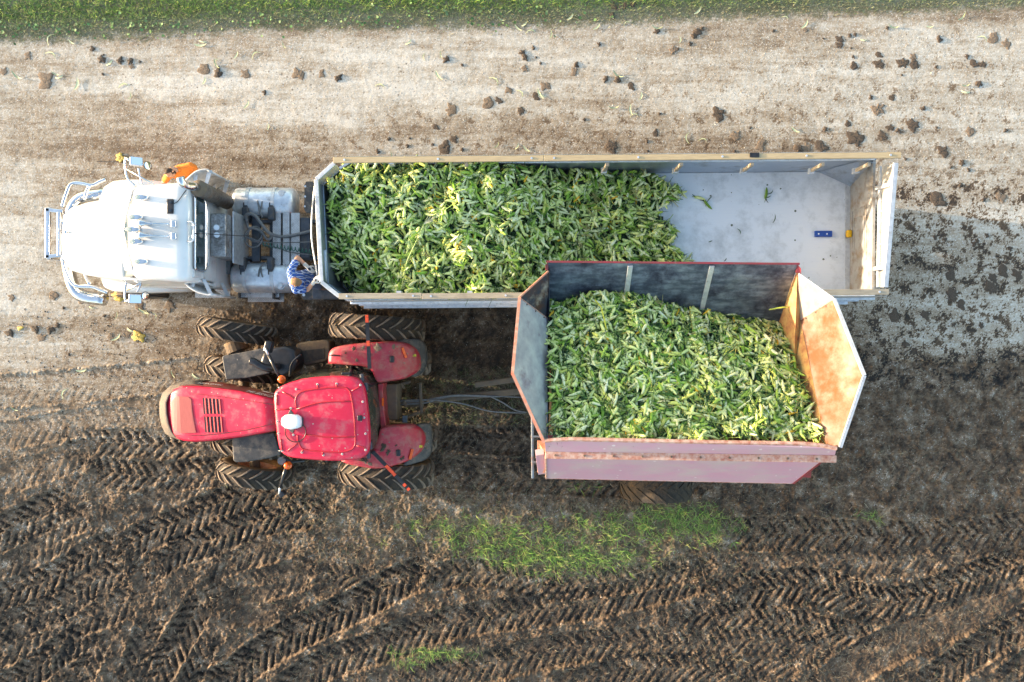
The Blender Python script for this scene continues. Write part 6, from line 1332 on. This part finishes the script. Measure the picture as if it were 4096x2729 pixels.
addc(2700, 0, 1.686, [(2050, 565, 28), (1528, 508, 9), (1758, 452, 13), (290, 768, 42, 'f'), (1320, 660, 17), (1465, 655, 24, 'f'), (1370, 735, 42, 'p'), (1675, 735, 20), (1015, 872, 18), (1225, 935, 52, 'f'), (1165, 832, 22, 'f'), (1605, 845, 46, 'f'), (1505, 880, 20), (1448, 862, 26, 'f'), (1405, 920, 30, 'f'), (1990, 885, 30, 'p'), (2230, 878, 16), (1765, 863, 9), (575, 975, 32, 'p'), (410, 915, 30, 'p'), (835, 1000, 34), (890, 995, 26, 'p'), (990, 995, 36), (1805, 1020, 36, 'f'), (505, 862, 9), (400, 1020, 13), (20, 330, 12)], 'on the gravel north-east of the trailer')
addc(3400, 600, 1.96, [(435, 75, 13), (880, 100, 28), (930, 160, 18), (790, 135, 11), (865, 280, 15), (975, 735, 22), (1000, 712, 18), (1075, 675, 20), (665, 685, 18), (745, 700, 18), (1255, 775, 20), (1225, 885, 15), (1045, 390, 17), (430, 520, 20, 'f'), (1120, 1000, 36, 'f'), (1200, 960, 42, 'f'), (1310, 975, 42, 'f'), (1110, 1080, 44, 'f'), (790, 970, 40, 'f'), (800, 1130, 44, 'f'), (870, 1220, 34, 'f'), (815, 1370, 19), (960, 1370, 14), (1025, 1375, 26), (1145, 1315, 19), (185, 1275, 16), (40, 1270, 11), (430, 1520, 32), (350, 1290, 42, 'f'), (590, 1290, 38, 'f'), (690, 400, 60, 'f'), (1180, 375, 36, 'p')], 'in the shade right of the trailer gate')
addc(0, 1150, 2.09, [(95, 85, 28, 'p'), (445, 70, 40, 'p'), (85, 380, 36, 'l'), (530, 175, 14), (575, 560, 15), (925, 415, 26, 'p'), (870, 240, 16), (300, 350, 34, 'l'), (420, 350, 36, 'l'), (480, 320, 24, 'l'), (350, 420, 36, 'p'), (690, 75, 50, 'p'), (1070, 400, 24, 'p'), (1420, 155, 40, 'p'), (1165, 165, 40, 'p')], 'on the pale dirt below the white truck')
SZ = lambda r_: 'tiny' if r_ < 8 else 'small' if r_ < 13 else 'fist-sized' if r_ < 18 else 'big'
for i, (a, b, r_, t_, wh) in enumerate(CLODS):
    o = CL[t_, i % 5].copy(); C.objects.link(o); x, y, _ = W(a, b, 0); s = r_ * GR * (.85 if t_ == 'l' else 1); o.location = (x, y, gz(x, y) + .004); o.scale = (s, s * R.uniform(.8, 1.2), s); o.rotation_euler = (0, 0, R.uniform(-.5, .5) if t_ == 'f' else R.uniform(0, 6.28))
    ty = {'l': 'dark lumpy mud clod', 'f': 'dark ridged mud pad', 'p': 'dry brown mud pad'}[t_]
    tag(o, 'x', 'mud clod', f'{SZ(r_)} {ty}s {wh}'); RANK.append((o, f'{SZ(r_)} {ty}', wh, x))
STR = [(192, 150, 60), (70, 310, -35), (440, 255, 40), (286, 172, -35), (210, 212, -30), (225, 300, -20), (238, 312, 20), (312, 337, 80), (495, 335, 5), (525, 385, 80), (812, 170, -5), (805, 184, 5), (862, 243, 55), (865, 262, -60), (820, 325, 70), (948, 222, 65), (1018, 212, 35), (1135, 186, -60), (1075, 508, 85), (990, 420, 60),
       (1692, 225, 80), (1762, 222, -75), (1636, 172, 40), (1753, 307, -50), (1985, 318, -45), (2006, 82, -20), (2100, 98, 45), (2072, 117, -35), (2126, 120, -5), (2206, 137, 88), (2285, 70, 50), (2390, 110, 45), (2505, 88, 25), (2628, 115, -5), (2722, 160, 88), (2795, 45, 50), (1525, 338, -20), (2470, 305, -30), (2566, 385, 80), (2520, 443, -80), (2538, 455, 0), (2456, 434, 5), (2170, 385, -30), (2158, 380, -60), (2088, 372, -60),
       (1990, 583, 55), (2070, 588, 60), (2105, 600, -40), (2742, 550, 85), (1568, 625, -60), (1770, 632, 25), (3222, 100, 55), (3145, 68, -30), (3572, 112, -8), (3455, 163, 2), (3720, 110, 3), (3935, 148, -30), (3862, 345, 10), (3862, 372, -5), (3180, 525, -30), (2815, 555, -15), (3848, 72, 50),
       (368, 1233, -10), (575, 1250, -25), (625, 1262, -75), (470, 1262, 80), (523, 1325, -20), (470, 1352, 40), (590, 1250, -60), (690, 1500, -60), (780, 1510, -30), (330, 1485, 10), (250, 1568, 60), (60, 1640, -25)]
HL = []
for j in range(4):
    v, f, c = leaf_arrays(1, (.26, .26), (.03 + .006 * j, .03 + .006 * j), np.array([(.62, .58, .38), (.55, .55, .34)])); c *= rng.uniform(.9, 1.1); o = np_mesh('husk_strip', v[0], f, [], M['corn'], np.clip(c[0], 0, .8)); C.objects.unlink(o); HL.append(o)
for i, (a, b, an_) in enumerate(STR):
    o = HL[i % 4].copy(); C.objects.link(o); x, y, _ = W(a, b, 0); o.location = (x, y, gz(x, y) + .012); o.rotation_euler = (0, 0, math.radians(an_)); s = R.uniform(.65, 1.15); o.scale = (s, s, s)
    wh = 'on the pale dirt left of the tractor' if b > 1200 else 'along the grass edge' if b < 200 else 'on the gravel road above the trailer' if a > 1350 else 'on the gravel road above the truck'
    tag(o, 'x', 'husk strip', f'dry husk strips {wh}'); RANK.append((o, 'dry pale husk strip', wh, x))
for (a, b, r_, lab) in ((483, 632, 20, 'crumbled yellow cob mashed beside the north truck mirror'), (474, 1184, 24, 'crumbled yellow cob mashed below the south truck fender'), (552, 1346, 26, 'largest crumbled yellow cob on the pale dirt below the truck'), (80, 1314, 11, 'tiny crumbled yellow cob at the left edge of the pale dirt')):
    o = clod_mesh(500 + a, .4, False, 'cob'); C.objects.link(o); o.name = 'crushed_cob'; x, y, _ = W(a, b, 0); s = r_ * GR; o.location = (x, y, gz(x, y) + .005); o.scale = (s, s * .8, s * .7); tag(o, lab, 'corn cob')

for (a, b, r_, wh, zf) in [(1010, 378, 26, 'n', 0), (820, 383, 15, 'n', 0), (895, 373, 13, 'n', 0), (845, 475, 12, 'n', 0), (945, 425, 14, 'n', 0), (1125, 365, 16, 'n', 0), (760, 415, 7, 'n', 0), (1055, 1150, 24, 's', 0), (1090, 1188, 18, 's', 0), (905, 1252, 22, 's', 0), (950, 1280, 16, 's', 0), (1190, 1245, 15, 's', 0), (1150, 1140, 8, 's', 0)]:
    o = CL['pl'[int(R.random() < .5)], R.randrange(5)].copy(); C.objects.link(o); o.name = 'mud_clump'; p = onf(a, b, zfN if wh == 'n' else zfS, .012); s = r_ / 1.96 * GR * .9; o.location = p; o.scale = (s * 1.3, s * .8, s); o.rotation_euler = (0, .1, R.uniform(0, 6.28))
    tag(o, 'x', 'mud clod', 'mud clumps on the ' + ('north' if wh == 'n' else 'south') + ' rear fender'); RANK.append((o, 'dried mud clump', 'on the upper red rear fender of the tractor' if wh == 'n' else 'on the lower red rear fender of the tractor', a))
bk = {}
for o, what, wh, key in RANK: bk.setdefault((what, wh), []).append((key, o.name, o))
for (what, wh), L_ in bk.items():
    L_.sort(key=lambda t: t[0]); n = len(L_)
    for i, (_, _, o) in enumerate(L_):
        if n == 1: o['label'] = f'{what} {wh}'; del o['group']
        elif n <= 2: o['label'] = f'{("left", "right")[i]} {what} of two {wh}'
        elif i == 0: o['label'] = f'leftmost {what} {wh}'
        elif i == n - 1: o['label'] = f'rightmost {what} {wh}'
        elif i < 8: o['label'] = f'{ORD[i]} {what} from left {wh}'
        else:
            j = n - 1 - i; o['label'] = f'{ORD[j] if j < 12 else str(j + 1) + "th"} {what} from right {wh}'

# ================================================================== people
def ell(mb, c, r, X_=(1, 0, 0), Y_=(0, 1, 0), Z_=(0, 0, 1), n=16, m=10):
    c = Vector(c); X_, Y_, Z_ = Vector(X_), Vector(Y_), Vector(Z_); b = len(mb.v)
    for i in range(m + 1):
        th = PI * i / m
        for k in range(n): a = 2 * PI * k / n; mb.v.append(c + X_ * r[0] * math.sin(th) * math.cos(a) + Y_ * r[1] * math.sin(th) * math.sin(a) + Z_ * r[2] * math.cos(th))
    for i in range(m):
        for k in range(n): mb.f.append((b + i * n + k, b + (i + 1) * n + k, b + (i + 1) * n + (k + 1) % n, b + i * n + (k + 1) % n))
    return mb
def limb(mb, pts, rs):
    for i in range(len(pts) - 1):
        a, b = Vector(pts[i]), Vector(pts[i + 1]); n = 5; mb.tube([a.lerp(b, k / n) for k in range(n + 1)], [rs[i] + (rs[i + 1] - rs[i]) * k / n for k in range(n + 1)], 12)
    for p, r in zip(pts, rs): ell(mb, p, (r, r, r), n=12, m=8)
    return mb
def hand(mb, wrist, d, palm_n, curl, side, s=1.):
    """palm, four unequal fingers and a thumb; d points along the hand, palm_n out of the palm"""
    d = Vector(d).normalized(); pn = Vector(palm_n); pn = (pn - d * pn.dot(d)).normalized(); sd = d.cross(pn) * side
    pc = Vector(wrist) + d * .052 * s; ell(mb, pc, (.052 * s, .040 * s, .016 * s), d, sd, pn)
    for k, ln in enumerate((.072, .080, .075, .058)):
        b = pc + d * .036 * s + sd * (.028 - .019 * k) * s; pts = [b]; dd = d.copy()
        for q in (.45, .32, .25): dd = (dd + pn * curl * .75).normalized(); pts.append(pts[-1] + dd * ln * q * s)
        limb(mb, pts, [.0098 * s, .0092 * s, .0085 * s, .0075 * s])
    b = pc - d * .018 * s + sd * .034 * s; t1 = b + (d * .6 + sd * .7 + pn * .25).normalized() * .036 * s; t2 = t1 + (d * .8 + sd * .1 + pn * .6).normalized() * .030 * s
    limb(mb, [b, t1, t2], [.013 * s, .0115 * s, .009 * s]); return mb
def remeshed(name, mb, m, parent, vox, sm=4):
    o = mb.build(name, M[m], parent, smooth=True); r = o.modifiers.new('r', 'REMESH'); r.mode = 'VOXEL'; r.voxel_size = vox; r.use_smooth_shade = True
    s = o.modifiers.new('s', 'SMOOTH'); s.iterations = sm; s.factor = .5; return o
def person(label, hd, face, up, neck, shA, shB, elA, elB, wrA, wrB, hip, kn, an, shirt, hairm, bald, gloves, trouser='jeans', hdA=None, hdB=None):
    f = Vector(face).normalized(); u = Vector(up); u = (u - f * u.dot(f)).normalized(); s = f.cross(u); hd = Vector(hd)
    mb = MB(); ell(mb, hd + u * .02, (.092, .074, .098), f, s, u); ell(mb, hd - u * .05 + f * .022, (.066, .056, .072), f, s, u)       # skull and jaw
    limb(mb, [hd + f * .094 + u * .022, hd + f * .112 - u * .02], [.010, .016])                                                      # nose
    for q in (-1, 1):
        ell(mb, hd + s * q * .076 - u * .01 - f * .005, (.018, .008, .032), f, s, u); ell(mb, hd + f * .083 + s * q * .032 + u * .035, (.012, .022, .008), f, s, u); ell(mb, hd + f * .074 + s * q * .045 - u * .018, (.016, .016, .016), f, s, u)
    ell(mb, hd + f * .080 - u * .062, (.014, .024, .009), f, s, u); ell(mb, hd + f * .07 - u * .09, (.02, .022, .016), f, s, u)
    limb(mb, [hd - u * .06 - f * .02, Vector(neck)], [.054, .060])
    shA, shB, hip = Vector(shA), Vector(shB), Vector(hip); mid = (shA + shB) / 2; ax = (shA - shB).normalized(); chest = mid.lerp(hip, .3); waist = mid.lerp(hip, .7)
    tor = (hip - mid).normalized(); fr = ax.cross(tor).normalized(); ell(mb, chest, (.165, .105, .22), ax, fr, tor); ell(mb, waist, (.15, .10, .20), ax, fr, tor); ell(mb, hip, (.165, .115, .14), ax, fr, tor)
    limb(mb, [shA, mid, shB], [.062, .085, .062])
    for a, b, c_ in ((shA, elA, wrA), (shB, elB, wrB)): 
        a, b, c_ = Vector(a), Vector(b), Vector(c_); limb(mb, [a, a.lerp(b, .5), b, b.lerp(c_, .35), c_], [.058, .050, .040, .041, .027])
    legs = []
    for q in (0, 1):
        h_ = hip + ax * (.09 if q == 0 else -.09) + Vector((0, 0, -.05)); legs.append((h_, Vector(kn[q]), Vector(an[q]))); limb(mb, [h_, legs[-1][1], legs[-1][2]], [.085, .056, .040])
    for q, (w_, e_, hh) in enumerate(((wrA, elA, hdA), (wrB, elB, hdB))):
        if not gloves: hand(mb, w_, Vector(w_) - Vector(e_), hh, .55, 1 if q == 0 else -1, 1.05)
    body = remeshed('person', mb, 'skin', None, .0075, 3); tag(body, label, 'person')
    # shirt
    sb = MB(); bk_ = 1.22 if bald else 1.; ell(sb, chest, (.185 * bk_, .128 * bk_, .235), ax, fr, tor); ell(sb, waist, (.172 * bk_, .125 * bk_, .21), ax, fr, tor); ell(sb, hip + tor * .0, (.178, .128, .12), ax, fr, tor); limb(sb, [shA, mid, shB], [.076, .098, .076])
    for a, b in ((shA, elA), (shB, elB)): a, b = Vector(a), Vector(b); limb(sb, [a, a.lerp(b, .62)], [.076, .070])
    remeshed('shirt', sb, shirt, body, .010, 2)
    cb_ = MB().lathe(Vector(neck) + (hd - Vector(neck)).normalized() * .01, hd - Vector(neck), [(0, .082), (.02, .070), (.025, .064), (0, .07)], 20); part('collar', cb_, shirt, body, smooth=True)
    lb_ = MB(); ell(lb_, hip + tor * .05, (.180, .130, .15), ax, fr, tor)
    for l_ in legs: limb(lb_, [l_[0], l_[1], l_[2] + Vector((0, 0, .03))], [.100, .075, .062])
    remeshed('trousers', lb_, trouser, body, .012, 2)
    for l_ in legs:
        ft = Vector((f.x, f.y, 0)).normalized(); b_ = MB(); ell(b_, l_[2] + ft * .06 + Vector((0, 0, -.055)), (.14, .05, .045), ft, ft.cross(Vector((0, 0, 1))), (0, 0, 1)); limb(b_, [l_[2] + Vector((0, 0, .08)), l_[2] + Vector((0, 0, -.05))], [.058, .055]); remeshed('boot', b_, 'boot', body, .012, 2)
    # hair: a cap over the skull, cut at the hairline
    hb = MB(); ell(hb, hd + u * .022 - f * .004, (.0955, .0785, .1015), f, s, u, 24, 16); keep = []
    for fc in hb.f:
        c_ = sum((hb.v[i] for i in fc), Vector()) / len(fc) - hd; cf, cu, cs = c_.dot(f), c_.dot(u), abs(c_.dot(s))
        if bald: ok = cu > -.05 and (cf < -.045 or (cs > .055 and cu < .045 and cf < .035) or (cf < -.02 and cu < .085))
        else: ok = cu > .015 + cf * .55 - (.05 if cf < 0 else 0)
        if ok: keep.append(fc)
    hb.f = keep; h_ = part('hair', hb, hairm, body, smooth=True); h_.modifiers.new('s', 'SOLIDIFY').thickness = .006
    if bald:
        bb = MB(); ell(bb, hd - u * .060 + f * .026, (.070, .062, .066), f, s, u, 20, 12); keep = []
        for fc in bb.f:
            c_ = sum((bb.v[i] for i in fc), Vector()) / len(fc) - hd
            if c_.dot(u) < -.035 - (.02 if abs(c_.dot(s)) < .03 and c_.dot(f) > .08 else 0) or (abs(c_.dot(s)) > .05 and c_.dot(u) < .0 and c_.dot(f) < .05): keep.append(fc)
        bb.f = keep; b2 = part('beard', bb, hairm, body, smooth=True); b2.modifiers.new('s', 'SOLIDIFY').thickness = .007
    if gloves:
        for q, (w_, e_, hh) in enumerate(((wrA, elA, hdA), (wrB, elB, hdB))):
            gb = MB(); dd = (Vector(w_) - Vector(e_)).normalized(); limb(gb, [Vector(w_) - dd * .06, Vector(w_) + dd * .01], [.040, .036]); hand(gb, w_, dd, hh, .6, 1 if q == 0 else -1, 1.2); g_ = remeshed('glove', gb, 'glove', body, .0065, 2)
            back = Vector(w_) + dd * .07 - Vector(hh).normalized() * .020; pb_ = MB(); ell(pb_, back, (.034, .028, .008), dd, dd.cross(Vector(hh).normalized()), Vector(hh).normalized()); part('glove_pad', pb_, 'glove_pad', g_, smooth=True)
    return body
# man in orange, upright beside the cab with his head bowed towards it
sW, sE = W(674, 702, 1.46), W(760, 664, 1.46)
hp = (sW + sE) / 2 + Vector((.02, .03, -.52)); hc = W(681, 690, 1.63)
person('bearded balding person in an orange t-shirt standing beside the truck cab', hc, (.42, -.72, -.62), (-.35, -.55, .75), (sW + sE) / 2 + Vector((0, .01, .05)), sW, sE,
       W(655, 730, 1.20), W(787, 676, 1.20), W(672, 752, 1.12), W(800, 706, 1.08), hp, ((hp.x - .1, hp.y - .05, .5), (hp.x + .12, hp.y - .03, .5)), ((hp.x - .12, hp.y + .02, .09), (hp.x + .14, hp.y + .03, .09)), 'orange_shirt', 'hair_dark', True, False, hdA=(0, -.3, -1), hdB=(0, -.3, -1))
# man in the plaid shirt on the trailer's front step
sN, sS = W(1163, 1086, 2.95), W(1183, 1160, 2.95); hp = W(1232, 1112, 2.44)
wB = W(1257, 1128, 2.98)
person('person in a blue plaid shirt and white gloves gripping the front of the trailer', W(1183, 1129, 3.17), (.50, -.06, -.80), (.80, 0, .55), (sN + sS) / 2 + Vector((.02, 0, .06)), sN, sS,
       W(1190, 1030, 2.85), W(1230, 1160, 2.78), W(1228, 1066, 2.78), wB, hp, ((hp.x + .10, hp.y + .09, 2.0), (hp.x + .08, hp.y - .12, 2.0)), ((hp.x + .02, hp.y + .10, 1.60), (hp.x + .0, hp.y - .12, 1.60)), 'plaid', 'hair_brown', False, True, hdA=(.2, 0, -1), hdB=(.3, .3, -1))
pf = part('front_step', MB().box((hp.x + .12, hp.y, 1.48), (.55, .7, .05)).box((hp.x + .35, hp.y, 1.35), (.06, .5, .25)), 'frame', trailer, bevel=.01)
